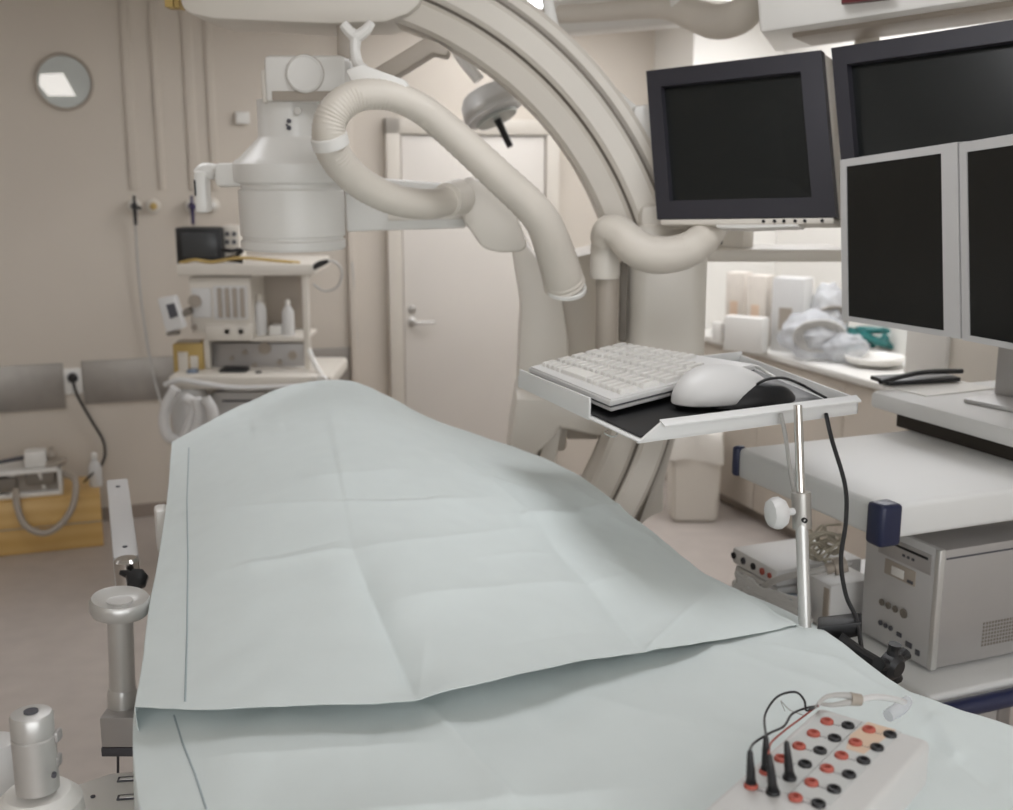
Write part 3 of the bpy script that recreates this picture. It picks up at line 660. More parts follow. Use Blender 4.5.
# keyboard
QA, QB, QC, QD = atz(610, 416, TZ), atz(756, 382, TZ), atz(621, 359, TZ), atz(528, 380, TZ)
def kq(u, v, z):
    p = (QD * (1 - u) + QA * u) * (1 - v) + (QC * (1 - u) + QB * u) * v; p.z = TZ + z + .010 * v; return p
KC = kq(.5, .5, 0); KA = math.atan2((QA - QD).y, (QA - QD).x)
t = thing('computer_keyboard', 'white keyboard lying on the metal tray, its keys worn pale', 'keyboard', (KC.x, KC.y, TZ), KA)
def kslab(m, u0, u1, v0, v1, z0, z1, r=.0015, tp=0.0):
    tt = bmesh.new(); tu = tp * .5
    lo_ = [tt.verts.new(kq(*p, z0)) for p in ((u0, v0), (u1, v0), (u1, v1), (u0, v1))]
    hi = [tt.verts.new(kq(*p, z1)) for p in ((u0 + tp, v0 + tp), (u1 - tp, v0 + tp), (u1 - tp, v1 - tp), (u0 + tp, v1 - tp))]
    tt.faces.new(lo_[::-1]); tt.faces.new(hi)
    for i in range(4): tt.faces.new((lo_[i], lo_[(i + 1) % 4], hi[(i + 1) % 4], hi[i]))
    bmesh.ops.recalc_face_normals(tt, faces=tt.faces)
    if r: bmesh.ops.bevel(tt, geom=tt.edges[:], offset=r, segments=2, affect='EDGES')
    m.add(tt)
m = MB(); kslab(m, .01, .99, .01, .99, .006, .0165, r=.003); m.build('keyboard_base', 'wplastic', t)
m = MB(); kslab(m, .006, .994, .006, .994, .0152, .0178, r=.0005); m.build('shadow_gap', 'ink', t)
m = MB(); kslab(m, 0, 1, 0, 1, .0175, .030, r=.003, tp=.006); m.build('keyboard_top', 'wplastic', t)
n_keys = 0; NR = 6; NC = 15
for j in range(NR):
    v0 = .09 + j * .145; v1 = v0 + .118
    i = 0
    while i < NC:
        w_ = 5 if (j == 0 and i == 4) else 1
        u0 = .05 + i * .06 + (.012 if i > 10 else 0); u1 = u0 + .06 * w_ - .011; i += w_
        if j == NR - 1 and u0 > .64: continue
        m = MB(); kslab(m, u0, u1, v0, v1, .029, .038, r=.0012, tp=.006); m.build('key', 'white', t); n_keys += 1
# mouse (white domed) with black underside on tray
mc = tl(712, 392, .02); MW = atz(722, 399, TZ + .006)
t = thing('computer_mouse', 'white domed mouse with black base on the tray beside the keyboard', 'mouse', (MW.x, MW.y, TZ), TA)
m = MB(); tt = bmesh.new(); bmesh.ops.create_uvsphere(tt, u_segments=40, v_segments=24, radius=1)
for v in tt.verts:
    if v.co.z < 0: v.co.z *= .12
    x = v.co.x
    v.co = Vector((v.co.x * .125, v.co.y * .066, v.co.z * .062 * (1.1 - .25 * x)))
m.add(tt, Matrix.Translation((MW.x, MW.y, TZ + .010)) @ Matrix.Rotation(TA + .12, 4, 'Z')); m.build('mouse_shell', 'wplastic', t)
m = MB(); tt = bmesh.new(); bmesh.ops.create_uvsphere(tt, u_segments=32, v_segments=16, radius=1)
for v in tt.verts:
    if v.co.z < 0: v.co.z *= .2
    v.co = Vector((v.co.x * .105, v.co.y * .046, v.co.z * .042))
m.add(tt, Matrix.Translation(TF @ Vector(((TFi @ Vector((MW.x, MW.y, TZ))).x + .05, (TFi @ Vector((MW.x, MW.y, TZ))).y - .034, .0))) @ Matrix.Rotation(TA, 4, 'Z')); m.build('mouse_grip', 'black', t)
cab('mouse_wire', [atz(752, 388, TZ + .03), atz(765, 380, TZ + .05), atz(783, 378, TZ + .045), atz(800, 384, TZ + .02), atz(815, 392, TZ + .006), atz(826, 398, TZ - .0)], .003, 'black', 'thin black mouse cord curving over the tray end')
cab('keyboard_wire', [atz(738, 366, TZ + .03), atz(755, 366, TZ + .03), atz(766, 372, TZ + .015), atz(776, 378, TZ + .005)], .003, 'white', 'short white keyboard cord behind the mouse')
cab('hanging_cable', [at(826, 414, 2.16), at(832, 440, 2.12), at(845, 485, 2.08), at(846, 520, 2.06), at(841, 560, 2.04), at(846, 595, 2.02), at(856, 618, 2.0), at(862, 650, 1.97)], .0042, 'black', 'thin black cable hanging from the tray past the navy bumper')
cab('white_wire', [at(781, 414, 2.1), at(786, 440, 2.1), at(790, 470, 2.1), at(794, 492, 2.1)], .004, 'cable', 'white cord hanging just left of the chrome pole')
# pole
pt_ = at(797, 421, 2.07); pm = at(801, 500, 2.05); pbm = at(805, 628, 2.0)
t = thing('tray_pole', 'chrome support pole with white knob under the keyboard tray', 'pole', (pbm.x, pbm.y, pbm.z))
pd = (pm - pbm).normalized()
MB().cyl(pbm - pd * .05, pm, .0115, n=24).build('lower_tube', 'alu', t)
MB().cyl(pm - pd * .02, pt_ + Vector((0, 0, .03)), .008, n=20).build('upper_rod', 'chrome', t)
co = MB().cyl(at(802, 528, 2.046), at(801, 492, 2.052), .018, n=28).build('clamp_collar', 'steel', t)
kc = at(778, 511, 2.04)
MB().lathe(at(797, 511, 2.045), [(.007, 0), (.007, .022), (.012, .024), (.025, .027), (.03, .034), (.03, .045), (.026, .054), (.012, .058)], n=10, axis=(-1, -.25, -.02)).build('knob', 'wplastic', co)
MB().lathe(at(804, 520, 2.03), [(.005, -.002), (.005, .005), (.003, .005), (.003, .0)], n=14, axis=(.2, -1, 0)).build('screw_hole', 'black', co)
m = MB(); slab(m, .27, .42, .08, .2, -.022, -.0125); m.build('mount_plate', 'white', t)
# black clamp + star knob + rail
t = thing('rail_clamp', 'black plastic table clamp with star knob holding the chrome pole', 'clamp', at(850, 645, 1.98))
m = MB(); m.hull([at(817, 627, 1.99), at(862, 622, 1.99), at(862, 636, 1.99), at(844, 640, 1.99), at(836, 650, 1.99), at(818, 645, 1.99)], (.015, .05, 0), .003)
m.tube([at(838, 640, 1.97), at(862, 655, 1.95), at(892, 672, 1.92)], [.016, .013, .012], n=10, smooth=False); m.build('clamp_body', 'black', t)
m = MB(); kc = at(891, 665, 1.88); ax = Vector((.55, -.75, -.1)).normalized()
m.lathe(kc, [(.018, -.014), (.024, -.01), (.024, .01), (.015, .018)], n=24, axis=ax)
q = ax.to_track_quat('Z', 'Y')
for k in range(5):
    d = q @ Vector((math.cos(2 * PI * k / 5 + .3), math.sin(2 * PI * k / 5 + .3), 0)); m.tube([kc + d * .01, kc + d * .03, kc + d * .041], [.014, .010, .012], n=10)
m.build('star_knob', 'black', t)

# ------------------------------------------------------------------ operating table
def rm(p): return p.dot(E1), p.dot(E2)
t = thing('operating_table', 'operating table hidden under the pale blue drapes', 'table', room(.6, 2.2, 0), RA)
MB(RF).bb(.3, .95, .55, 2.95, .86, .915, r=.02).build('tabletop', 'white', t)
MB(RF).bb(.3, .95, .6, 2.9, .915, .95, r=.015, seg=3).build('mattress', 'mattress', t)
MB(RF).bb(.45, .85, 1.5, 1.9, .1, .86, r=.05, seg=4).build('column', 'white', t)
MB(RF).bb(.3, 1.0, 1.0, 2.4, 0, .12, r=.03, seg=3).build('base', 'cream', t)
q = at(160, 520, 2.45)
MB().box((q.x + .005, q.y, q.z - .02), (.03, .06, .1), rz=RA, r=.008).build('side_clamp', 'white', t)

def catmull(P, t):
    n = len(P) - 1; x = min(max(t, 0), 1) * n; i = min(int(x), n - 1); f = x - i
    p0, p1, p2, p3 = P[max(i - 1, 0)], P[i], P[i + 1], P[min(i + 2, n)]
    return .5 * ((2 * p1) + (p2 - p0) * f + (2 * p0 - 5 * p1 + 4 * p2 - p3) * f * f + (3 * p1 - p0 - 3 * p2 + p3) * f ** 3)
def sheet(rows, nu, nv, creases, wob, skirts, hemdroop=0):
    G = [[atz(*q) for q in r] for r in rows]
    # resample
    cols = []
    R2 = []
    for i in range(nv + 1):
        v = i / nv; ctrl = [catmull([G[r][c] for r in range(len(G))], v) for c in range(len(G[0]))]
        R2.append([catmull(ctrl, j / nu) for j in range(nu + 1)])
    out = []
    for i, row in enumerate(R2):
        o = []
        for j, p in enumerate(row):
            px, py = proj(p); dz = 0
            for (x0, y0, x1, y1, h, w) in creases:
                dx, dy = x1 - x0, y1 - y0; L2 = dx * dx + dy * dy; tt = ((px - x0) * dx + (py - y0) * dy) / L2
                e = 1.0
                tc = min(1, max(0, tt)); ex, ey = x0 + dx * tc, y0 + dy * tc
                if tt < 0 or tt > 1: e = math.exp(-(((px - ex) ** 2 + (py - ey) ** 2) / 500))
                sd = ((px - x0) * dy - (py - y0) * dx) / math.sqrt(L2)
                fade = min(1, min(tc, 1 - tc) * 5 + .25)
                dz += 1.6 * h * math.exp(-abs(sd) / w) * e * fade
            dz += wob * (noise.noise(Vector((p.x * 5, p.y * 4, 1.3))) + .5 * noise.noise(Vector((p.x * 13, p.y * 9, 4.1))) + .22 * noise.noise(Vector((p.x * 34, p.y * 26, 2.2))))
            o.append(p + Vector((0, 0, dz)))
        out.append(o)
    # skirts
    def ext(edge, dirv, drop, k=8):
        ex = []
        for a in range(1, k + 1):
            f = a / k; ex.append([p + dirv * (.006 * math.sin(f * PI / 2)) + Vector((0, 0, -drop * f)) - dirv * .006 * f * (1 + math.sin(i * .2)) for i, p in enumerate(edge)])
        return ex
    if skirts.get('far'): out = ext(out[0], E2, skirts['far'])[::-1] + out
    if skirts.get('right'):
        e = ext([r[-1] for r in out], E1, skirts['right'])
        for i in range(len(out)): out[i] = out[i] + [e[k][i] for k in range(len(e))]
    if skirts.get('left'):
        e = ext([r[0] for r in out], -E1, skirts['left'])
        for i in range(len(out)): out[i] = [e[k][i] for k in range(len(e))][::-1] + out[i]
    return out
up = [
 [(172, 442, 1.08), (205, 424, 1.12), (250, 402, 1.16), (292, 385, 1.20), (345, 381, 1.21), (384, 394, 1.18), (410, 408, 1.14), (432, 421, 1.10)],
 [(168, 492, 1.07), (215, 480, 1.12), (275, 470, 1.16), (335, 462, 1.18), (395, 457, 1.18), (450, 454, 1.16), (500, 454, 1.11), (556, 463, 1.05)],
 [(160, 550, 1.06), (225, 535, 1.11), (300, 522, 1.14), (375, 512, 1.16), (450, 505, 1.16), (520, 500, 1.13), (580, 500, 1.08), (632, 518, 1.02)],
 [(149, 610, 1.05), (235, 598, 1.09), (320, 585, 1.115), (405, 575, 1.13), (490, 566, 1.12), (570, 560, 1.095), (640, 557, 1.05), (692, 564, 1.0)],
 [(143, 660, 1.045), (235, 655, 1.075), (330, 645, 1.09), (420, 635, 1.095), (520, 625, 1.09), (610, 611, 1.06), (690, 597, 1.025), (750, 592, .995)],
 [(135, 708, 1.045), (200, 709, 1.062), (300, 703, 1.075), (418, 697, 1.08), (530, 678, 1.078), (645, 651, 1.055), (725, 634, 1.02), (797, 619, .985)]]
lo = [
 [(152, 640, 1.025), (240, 640, 1.045), (330, 632, 1.06), (430, 622, 1.06), (520, 612, 1.058), (610, 600, 1.03), (700, 590, .99), (752, 596, .965)],
 [(137, 695, 1.015), (200, 697, 1.032), (300, 690, 1.042), (418, 683, 1.045), (530, 666, 1.042), (645, 640, 1.02), (745, 622, .985), (812, 623, .96)],
 [(133, 740, 1.005), (215, 745, 1.025), (320, 740, 1.035), (430, 730, 1.035), (550, 715, 1.035), (680, 695, 1.02), (800, 672, .99), (890, 680, .965)],
 [(137, 790, 1.0), (230, 800, 1.02), (340, 800, 1.03), (460, 795, 1.03), (590, 785, 1.03), (730, 765, 1.025), (850, 725, 1.0), (938, 703, .985)],
 [(146, 850, .99), (250, 880, 1.01), (370, 890, 1.02), (500, 890, 1.02), (640, 875, 1.02), (790, 840, 1.02), (930, 775, 1.0), (1030, 734, .975)],
 [(150, 980, .98), (250, 1000, 1.0), (370, 1010, 1.01), (500, 1010, 1.01), (650, 1000, 1.02), (840, 960, 1.01), (1020, 890, .99), (1150, 790, .96)]]
crU = [(418, 697, 356, 556, -.012, 16), (650, 655, 535, 518, -.010, 20), (790, 617, 690, 560, -.006, 14), (230, 571, 352, 550, .006, 5), (352, 550, 545, 527, .003, 6),
       (200, 512, 480, 501, .006, 7), (340, 500, 440, 497, -.004, 4), (520, 517, 590, 517, .008, 6), (250, 430, 285, 428, .004, 5), (300, 480, 410, 470, .004, 8), (330, 405, 356, 556, .003, 10),
       (430, 440, 535, 518, .004, 16), (390, 600, 640, 575, .005, 14), (600, 555, 650, 590, .003, 8), (480, 480, 560, 500, .005, 10), (560, 480, 690, 570, .004, 10), (418, 697, 425, 640, .0014, 5), (356, 556, 330, 440, -.003, 9), (535, 518, 640, 505, .004, 5), (645, 650, 700, 600, .004, 5), (470, 560, 560, 548, .002, 4), (250, 560, 340, 540, -.003, 4), (610, 520, 660, 548, .004, 5), (700, 575, 770, 610, .003, 4)]
crL = [(420, 700, 520, 810, .006, 14), (560, 690, 800, 760, .004, 16), (690, 640, 860, 700, .005, 10), (760, 645, 850, 665, .004, 6), (200, 760, 420, 745, .004, 14), (300, 820, 640, 790, .004, 16), (840, 665, 900, 700, .004, 5), (920, 730, 1000, 790, -.006, 8), (930, 715, 960, 760, .006, 8)]
gU = sheet(up, 250, 250, crU, .0034, dict(far=.22, right=.14, left=.05))
gL = sheet(lo, 230, 200, crL, .0038, dict(far=.05, right=.3, left=.22))
# the hem of the upper sheet lifts and dips a little
nU = len(gU)
for i in range(nU):
    k = max(0, (i - (nU - 36)) / 36)
    for j in range(len(gU[i])):
        px, _ = proj(gU[i][j]); gU[i][j] = gU[i][j] + Vector((0, 0, k * (.010 * math.sin((px - 425) / 75.0) * (1 if px > 425 else .35))))
tU = thing('surgical_drape', 'pale blue upper drape sheet with hem crossing the middle of the table', 'drape', room(.6, 2.0, 1.0), RA, 'surgical drapes')
MB().grid(gU).build('drape_sheet', 'drape', tU, ang=180, solid=.0007)
tL = thing('surgical_drape', 'pale blue lower drape sheet filling the near foreground under the socket box', 'drape', room(.6, 1.2, .98), RA, 'surgical drapes')
MB().grid(gL).build('drape_sheet', 'drape', tL, ang=180, solid=.0007)
# seam lines following the sheets
def seamline(g, path, par):
    from mathutils.bvhtree import BVHTree
    V = [p for r in g for p in r]; nc = len(g[0])
    Fc = [(i * nc + j, i * nc + j + 1, (i + 1) * nc + j + 1, (i + 1) * nc + j) for i in range(len(g) - 1) for j in range(nc - 1)]
    bt = BVHTree.FromPolygons(V, Fc); pts = []
    for (x0, y0), (x1, y1) in zip(path[:-1], path[1:]):
        for k in range(16):
            x, y = x0 + (x1 - x0) * k / 16, y0 + (y1 - y0) * k / 16
            hit = bt.ray_cast(O, ray(x, y).normalized())
            if hit[0] is not None: pts.append(hit[0] + Vector((0, 0, .0006)))
    return MB().tube(pts, .0016, n=6, smooth=False).build('hem_seam', 'seam', par)
seamline(gU, [(189, 448), (187, 500), (188, 560), (187, 640), (185, 706)], tU)
seamline(gL, [(174, 716), (183, 745), (195, 775), (207, 812)], tL)
# ------------------------------------------------------------------ socket box on drape
ZT = 1.105
b0, b1, b2 = atz(819, 706, ZT), atz(926, 722, ZT), atz(711, 801, ZT)
ly_ = (b2 - b0); wx = (b1 - b0)
ang = math.atan2(-ly_.y, -ly_.x) - PI / 2   # y axis points from near end to far end
BL_, BWd = ly_.length, .132
by = -ly_.normalized(); bx = Vector((by.y, -by.x, 0))
BWd = .146
print('box', BL_, BWd)
BO = b2.copy(); BF = Matrix.Translation((BO.x, BO.y, 0)) @ Matrix(((bx.x, by.x, 0, 0), (bx.y, by.y, 0, 0), (0, 0, 1, 0), (0, 0, 0, 1)))
BFi = BF.inverted()
t = SB = thing('socket_box', 'white switch box with red and black sockets lying on the near drape', 'electronic device', BF @ Vector((BWd / 2, BL_ / 2, 1.04)), math.atan2(bx.y, bx.x))
MB(BF).bb(0, BWd, -.04, BL_, 1.042, ZT, r=.008, seg=4).build('case', 'wplastic', t)
fc = [(822, 714), (901, 733), (831, 806), (742, 783)]
fl = [BFi @ atz(x, y, ZT) for x, y in fc]
x0_, x1_ = .012, BWd - .012
cx0 = min(fl[0].x, fl[3].x); 
MB().hull([atz(x, y, ZT - .001) for x, y in fc], (0, 0, .002)).build('printed_panel', 'plabel', t)
MB().hull([atz(x, y, ZT + .0009) for x, y in ((868, 722), (896, 730), (864, 754), (846, 749), (850, 735))], (0, 0, .0003)).build('tinted_zone', 'orange', t)
reds = [(827, 721), (813.5, 733), (799, 745.5), (781, 758), (766, 771), (751, 785), (869, 729), (855.5, 742), (841.5, 755), (827, 768), (811.5, 782), (795.5, 797)]
blks = [(848, 725), (834.5, 737.5), (820, 750), (805, 763.5), (789.5, 777), (773, 791.5), (890, 734), (877, 747), (863.5, 760), (849, 774), (834, 788.5), (818.5, 803)]
def jack(px, py, m_):
    p = atz(px, py, ZT + .003); F = Matrix.Translation((p.x, p.y, ZT + .001))
    return MB(F).lathe((0, 0, 0), [(.0082, 0), (.0082, .0025), (.0072, .004), (.0045, .0045), (.0035, .002), (.0035, .001)], n=20).build('red_socket' if m_ == 'red' else 'black_socket', m_, t)
for q in reds: jack(*q, 'red')
for q in blks: jack(*q, 'black')
m = MB()
for q, r_ in zip(reds, blks):
    p = atz((q[0] + r_[0]) / 2, (q[1] + r_[1]) / 2 + 1, ZT + .0014); q2 = BFi @ p
    for k in range(3): m2 = MB(); m2.bm.free()
    for k in range(3):
        w = BF @ Vector((q2.x - .003 + k * .003, q2.y - .003, 0)); m.box((w.x, w.y, ZT + .0012), (.0010, .0022, .0005), rz=math.atan2(bx.y, bx.x), r=0)
m.build('printed_marks', 'ink', t)
m = MB()
pa, pb = atz(862, 722, ZT + .001), atz(787, 796, ZT + .001); d = (pb - pa); m.hull([pa, pb, pb + bx * .0002, pa + bx * .0002], (0, 0, .0004))
pa, pb = atz(853, 776, ZT + .001), atz(769, 757, ZT + .001)
m.build('printed_line', 'ink', t)
m = MB(); fb = BF @ Vector((.006, -.0405, 1.085))
m.box((BF @ Vector((.03, -.0405, 1.085))), (.03, .002, .006), rz=math.atan2(bx.y, bx.x), r=0); m.build('red_stripe', 'red', t)
# plugs and leads
def plug(jx, jy, tx, ty, hz, label, m_='black'):
    a = atz(jx, jy, ZT + .004); top = onpl(tx, ty, a, Vector((0, 1, 0)))
    tt = thing('probe_plug', label, 'plug', a, 0, 'black plugs in the socket box')
    d = (top - a).normalized(); L = (top - a).length
    MB().lathe(a, [(.0035, 0), (.0055, .003), (.0052, L * .3), (.0044, L * .6), (.003, L * .95), (.0015, L)], n=14, axis=d).build('plug_sleeve', m_, tt)
    MB().lathe(a, [(.0062, .0), (.0062, .004)], n=14, axis=d).build('collar', m_, tt)
    return top
tp1 = plug(751, 784, 750, 750, 0, 'leftmost black plug standing in a red socket of the box')
tp2 = plug(773, 790, 769, 754, 0, 'black plug nearest the box front, second from left')
tp3 = plug(766, 770, 766, 736, 0, 'black plug standing behind the two front ones')
tp4 = plug(789.5, 776, 786.5, 741, 0, 'rightmost black plug with no lead, leaning slightly')
ce = atz(818, 706, 1.118)
def lead(p0, mids, r, m_, label): return cab('test_lead', [p0] + mids + [ce], r, m_, label)
lead(tp3, [at(765, 715, 1.4), at(777, 697, 1.42), at(795, 692, 1.44), at(804, 700, 1.45), at(806, 710, 1.46), at(811, 709, 1.46)], .0016, 'black', 'black lead arching highest above the socket box')
lead(tp1, [at(754, 743, 1.3), at(770, 733, 1.33), at(784, 726, 1.37), at(792, 714, 1.42), at(806, 708, 1.46)], .0016, 'black', 'black lead from the leftmost plug curving right')
lead(tp2, [at(771, 743, 1.31), at(784, 731, 1.36), at(800, 719, 1.42), at(812, 710, 1.46)], .0013, 'red', 'thin dark red lead from the front plug to the cable')
# cable yoke + white connector + white cable
t = thing('lead_cable', 'grey cable splitter with white cable entering the socket box back', 'cable', ce)
m = MB(); m.tube([atz(816, 707, 1.115), atz(826, 697, 1.12), atz(842, 695, 1.12), atz(853, 697, 1.118)], [.002, .003, .0038, .005], n=10)
m.tube([atz(817, 703, 1.11), atz(832, 705, 1.11), atz(851, 702, 1.112)], [.002, .003, .005], n=10); m.build('split_boot', 'cable', t)
m = MB(); m.tube([atz(850, 699, 1.115), atz(861, 700, 1.113)], [.009, .0075], n=16, smooth=False); m.build('strain_relief', 'greyb', t)
m = MB(); m.tube([atz(860, 700, 1.113), atz(875, 697, 1.11), atz(893, 699, 1.1), atz(904, 702, 1.08)], [.0042] * 4, n=12); m.build('white_cable', 'wplastic', t)
m = MB(); m.tube([atz(908, 700, 1.06), atz(900, 708, 1.055), atz(888, 716, 1.05)], [.007, .010, .009], n=12); m.build('rear_sleeve', 'clear', t)
m = MB()
tag(MB().tube([atz(785, 711, 1.06), atz(781, 701, 1.09), atz(790, 710, 1.07), atz(806, 716, 1.06)], .0007, n=6).build('thin_wire', 'cable'), 'thin grey wire loop on the drape behind the leads', 'wire')

# ------------------------------------------------------------------ LEFT ACCESSORIES
# long arm rail
r0, r1 = at(117, 479, 3.0), at(126, 556, 2.42)
rd = (r1 - r0); 
t = thing('side_rail', 'long pale metal rail standing out along the left of the table', 'rail', (r1.x, r1.y, r1.z - .1))
a = math.atan2(rd.y, rd.x) + PI / 2
mid = (r0 + r1) / 2
m = MB(); w_ = .027
sx = Vector((math.cos(a), math.sin(a), 0))
m.hull([r0 - sx * w_, r0 + sx * w_, r1 + sx * w_, r1 - sx * w_], (0, 0, -.07), .004); m.build('rail_beam', 'smon', t)
for f in (.12, .9):
    p = r0.lerp(r1, f); MB().lathe(p, [(.006, 0), (.006, .0015)], n=12).build('screw', 'ink', t)
m = MB(); p = at(127, 566, 2.32); m.lathe(p, [(.024, -.05), (.026, -.01), (.026, .012), (.02, .018)], n=28, axis=Vector((0, 0, 1))); m.build('chrome_joint', 'chrome', t)
m = MB(); m.tube([p + Vector((0, 0, -.01)), p + Vector((-.02, .1, -.03))], .016, n=16); m.build('joint_arm', 'steel', t)
m = MB(); p = at(137, 579, 2.28); m.lathe(p, [(.012, -.012), (.022, -.01), (.024, 0), (.022, .008), (.01, .012)], n=7, axis=(.3, -.6, .7)); m.cyl(p, at(122, 572, 2.3), .008); m.build('black_knob', 'black', t)
# post with dish
t = thing('rail_post', 'silver post with shallow round dish top beside the drape edge', 'post', at(122, 712, 1.95))
Yp = 1.9
pz = lambda py: at(120, py, Yp).z
pp = at(122, 650, Yp); sp = scl(Yp, 650)
pa, pb = at(119.5, 600, Yp), at(123, 698, Yp); ax = (pa - pb).normalized()
MB().cyl(pb, pa, 12.5 * sp, n=32).build('shaft', 'alu', t)
MB().lathe(at(123, 712, Yp), [(12 * sp, 0), (14.5 * sp, 2 * sp), (14.5 * sp, 22 * sp), (12.5 * sp, 27 * sp)], n=32, axis=ax).build('lower_collar', 'alu', t)
hd = at(120, 612, Yp)
m = MB(); m.lathe(hd, [(13 * sp, -2 * sp), (27 * sp, 0), (29 * sp, 4 * sp), (29 * sp, 13 * sp), (27 * sp, 16 * sp), (22 * sp, 13.5 * sp), (4 * sp, 9.5 * sp)], n=48, axis=ax + Vector((.06, -.06, 0))); m.build('dish_top', 'alu', t)
# bracket under
t = thing('rail_bracket', 'square grey steel block under the dish post', 'bracket', at(118, 756, 1.9))
m = MB(); pbox(m, 100, 718, 150, 748, Yp - .05, .12, r=.004); m.build('block', 'sgrey', t)
m = MB(); pbox(m, 101, 748, 150, 757, Yp - .045, .1, r=.002); m.build('lower_edge', 'ink', t)
m = MB(); m.cyl(at(118, 756, Yp), at(118, 800, Yp), .0025, n=8); m.build('pin', 'ink', t)
m = MB(); ppoly(m, [(100, 720), (108, 706), (150, 706), (150, 719)], Yp - .0, .02); m.build('top_plate', 'alu', t)
# white slotted base
SZ = .80
t = thing('slotted_base', 'white flat base plate with rectangular slots at bottom left', 'base plate', atz(90, 800, SZ))
sb = [atz(58, 790, SZ), atz(112, 772, SZ), atz(175, 768, SZ), atz(190, 850, SZ), atz(50, 870, SZ)]
MB().hull(sb, (0, 0, -.05), .006).build('plate', 'white', t)
for (x, y) in ((128, 779), (128, 797)):
    q = atz(x, y, SZ + .001); MB().box((q.x, q.y, SZ + .001), (.034, .015, .003), rz=.15, r=.001).build('slot', 'ink', t); MB().box((q.x, q.y - .001, SZ + .002), (.026, .008, .003), rz=.15, r=.001).build('slot_insert', 'alu', t)
q = atz(93, 797, SZ); MB().lathe(q, [(.004, 0), (.004, .002)], n=10).build('screw', 'ink', t)
# cylinder bottom-left
Yc = 1.5; sp = scl(Yc, 750)
t = thing('metal_cylinder', 'silver cylinder with stepped cap at the bottom left corner', 'cylinder', at(36, 790, Yc))
pb, pa = at(38, 788, Yc), at(31, 712, Yc); ax = (pa - pb).normalized(); LL = (pa - pb).length
MB().lathe(pb, [(21 * sp, 0), (21 * sp, LL * .68), (20 * sp, LL * .695)], n=40, axis=ax).build('body', 'alu', t)
MB().lathe(pb, [(19.4 * sp, LL * .68), (19.4 * sp, LL * .72), (20.8 * sp, LL * .73), (20.8 * sp, LL * .95), (19 * sp, LL * .99), (12 * sp, LL)], n=40, axis=ax).build('cap', 'alu', t)
MB().lathe(pb, [(7 * sp, LL * 1.0), (7 * sp, LL * 1.02)], n=20, axis=ax).build('top_screw', 'ink', t)
for y in (739, 764):
    m = MB(); pbox(m, 52, y - 6, 58, y + 5, Yc, .02); m.build('side_tab', 'sgrey', t)
m = MB(); m.lathe(at(54, 775, Yc - .022), [(.0035, -.004), (.0035, .003)], n=10, axis=(.3, -1, 0)); m.build('screw', 'ink', t)
t = thing('white_flange', 'white round flange under the silver cylinder', 'flange', atz(35, 800, .8))
q = at(38, 791, Yc + .01)
MB().lathe((q.x, q.y, q.z - .05), [(.055, 0), (.062, .01), (.06, .035), (.045, .05), (.02, .052)], n=40).build('flange', 'white', t)
q = at(-4, 770, 1.62)
tag(MB().lathe((q.x, q.y, q.z - .03), [(.03, -.02), (.036, 0), (.036, .07), (.032, .078), (.02, .08)], n=32).build('round_post_cap', 'wplastic'), 'rounded white knob cut off by the left picture edge', 'knob')

# ------------------------------------------------------------------ LEFT BACK: wooden box and device
f0 = atz(104, 546, 0); fa, fb = rm(f0); bd = .36; zt = atb(100, 494, fb).z
WB = thing('wooden_platform', 'yellow pine box standing on the floor against the back wall', 'wooden box', room(fa - .4, fb + .2, 0), RA)
MB(RF).bb(fa - .75, fa, fb, fb + bd, 0.0, zt, r=.006).build('box_body', 'wood', WB)
m = MB(RF); m.bb(fa - .75, fa, fb - .004, fb, zt * .48, zt * .5, r=0); m.build('board_gap', 'greyb', WB)
DFm = RF @ Matrix.Translation((fa, fb, zt))
# device
def dpx(px, py): p = atb(px, py, fb + .06); return p.dot(E1) - fa, p.z - zt
t = thing('white_apparatus', 'open-front white medical device on top of the pine box', 'medical device', DFm @ Vector((-.4, .15, 0)), RA)
xr, _ = dpx(62, 480); _, zb = dpx(30, 503); _, ztop = dpx(30, 470); zb = 0
m = MB(DFm); x_l = xr - .48
m.bb(x_l, xr, .05, .27, 0, .02); m.bb(x_l, xr, .05, .27, ztop - .018, ztop); m.bb(xr - .018, xr, .05, .27, 0, ztop); m.bb(x_l, x_l + .018, .05, .27, 0, ztop); m.bb(x_l, xr, .25, .27, 0, ztop)
m.build('housing', 'white', t)
m = MB(DFm); m.bb(x_l + .02, xr - .02, .1, .24, .02, ztop - .02, r=0); m.build('inner_module', 'greyb', t)
m = MB(DFm); m.bb(xr - .16, xr - .03, .06, .11, .05, .12, r=.01); m.bb(xr - .3, xr - .2, .06, .11, .03, .1, r=.01); m.build('dark_vents', 'groove', t)
m = MB(DFm); m.cyl((xr - .22, .09, .02), (xr - .22, .09, .12), .018); m.cyl((xr - .08, .08, .03), (xr - .1, .06, .13), .01); m.build('white_knobs', 'white', t)
x_, z_ = dpx(35, 460); m = MB(DFm); m.box((x_, .13, ztop + .04), (.1, .1, .08), r=.015); m.build('top_block', 'white', t)
t2 = thing('metal_tray_stack', 'dull metal fittings lying on top of the white apparatus', 'fittings', DFm @ Vector((xr - .05, .13, ztop)), RA)
m = MB(DFm); m.lathe((xr - .04, .14, ztop), [(.06, 0), (.065, .02), (.05, .024)], n=24); m.lathe((xr - .04, .14, ztop + .024), [(.02, 0), (.028, .02), (.01, .045), (.012, .06)], n=16); m.build('dish', 'greyb', t2)
m = MB(DFm); m.cyl((x_l + .02, .1, ztop + .012), (x_ - .05, .12, ztop + .05), .009); m.build('rod', 'ink', t2)
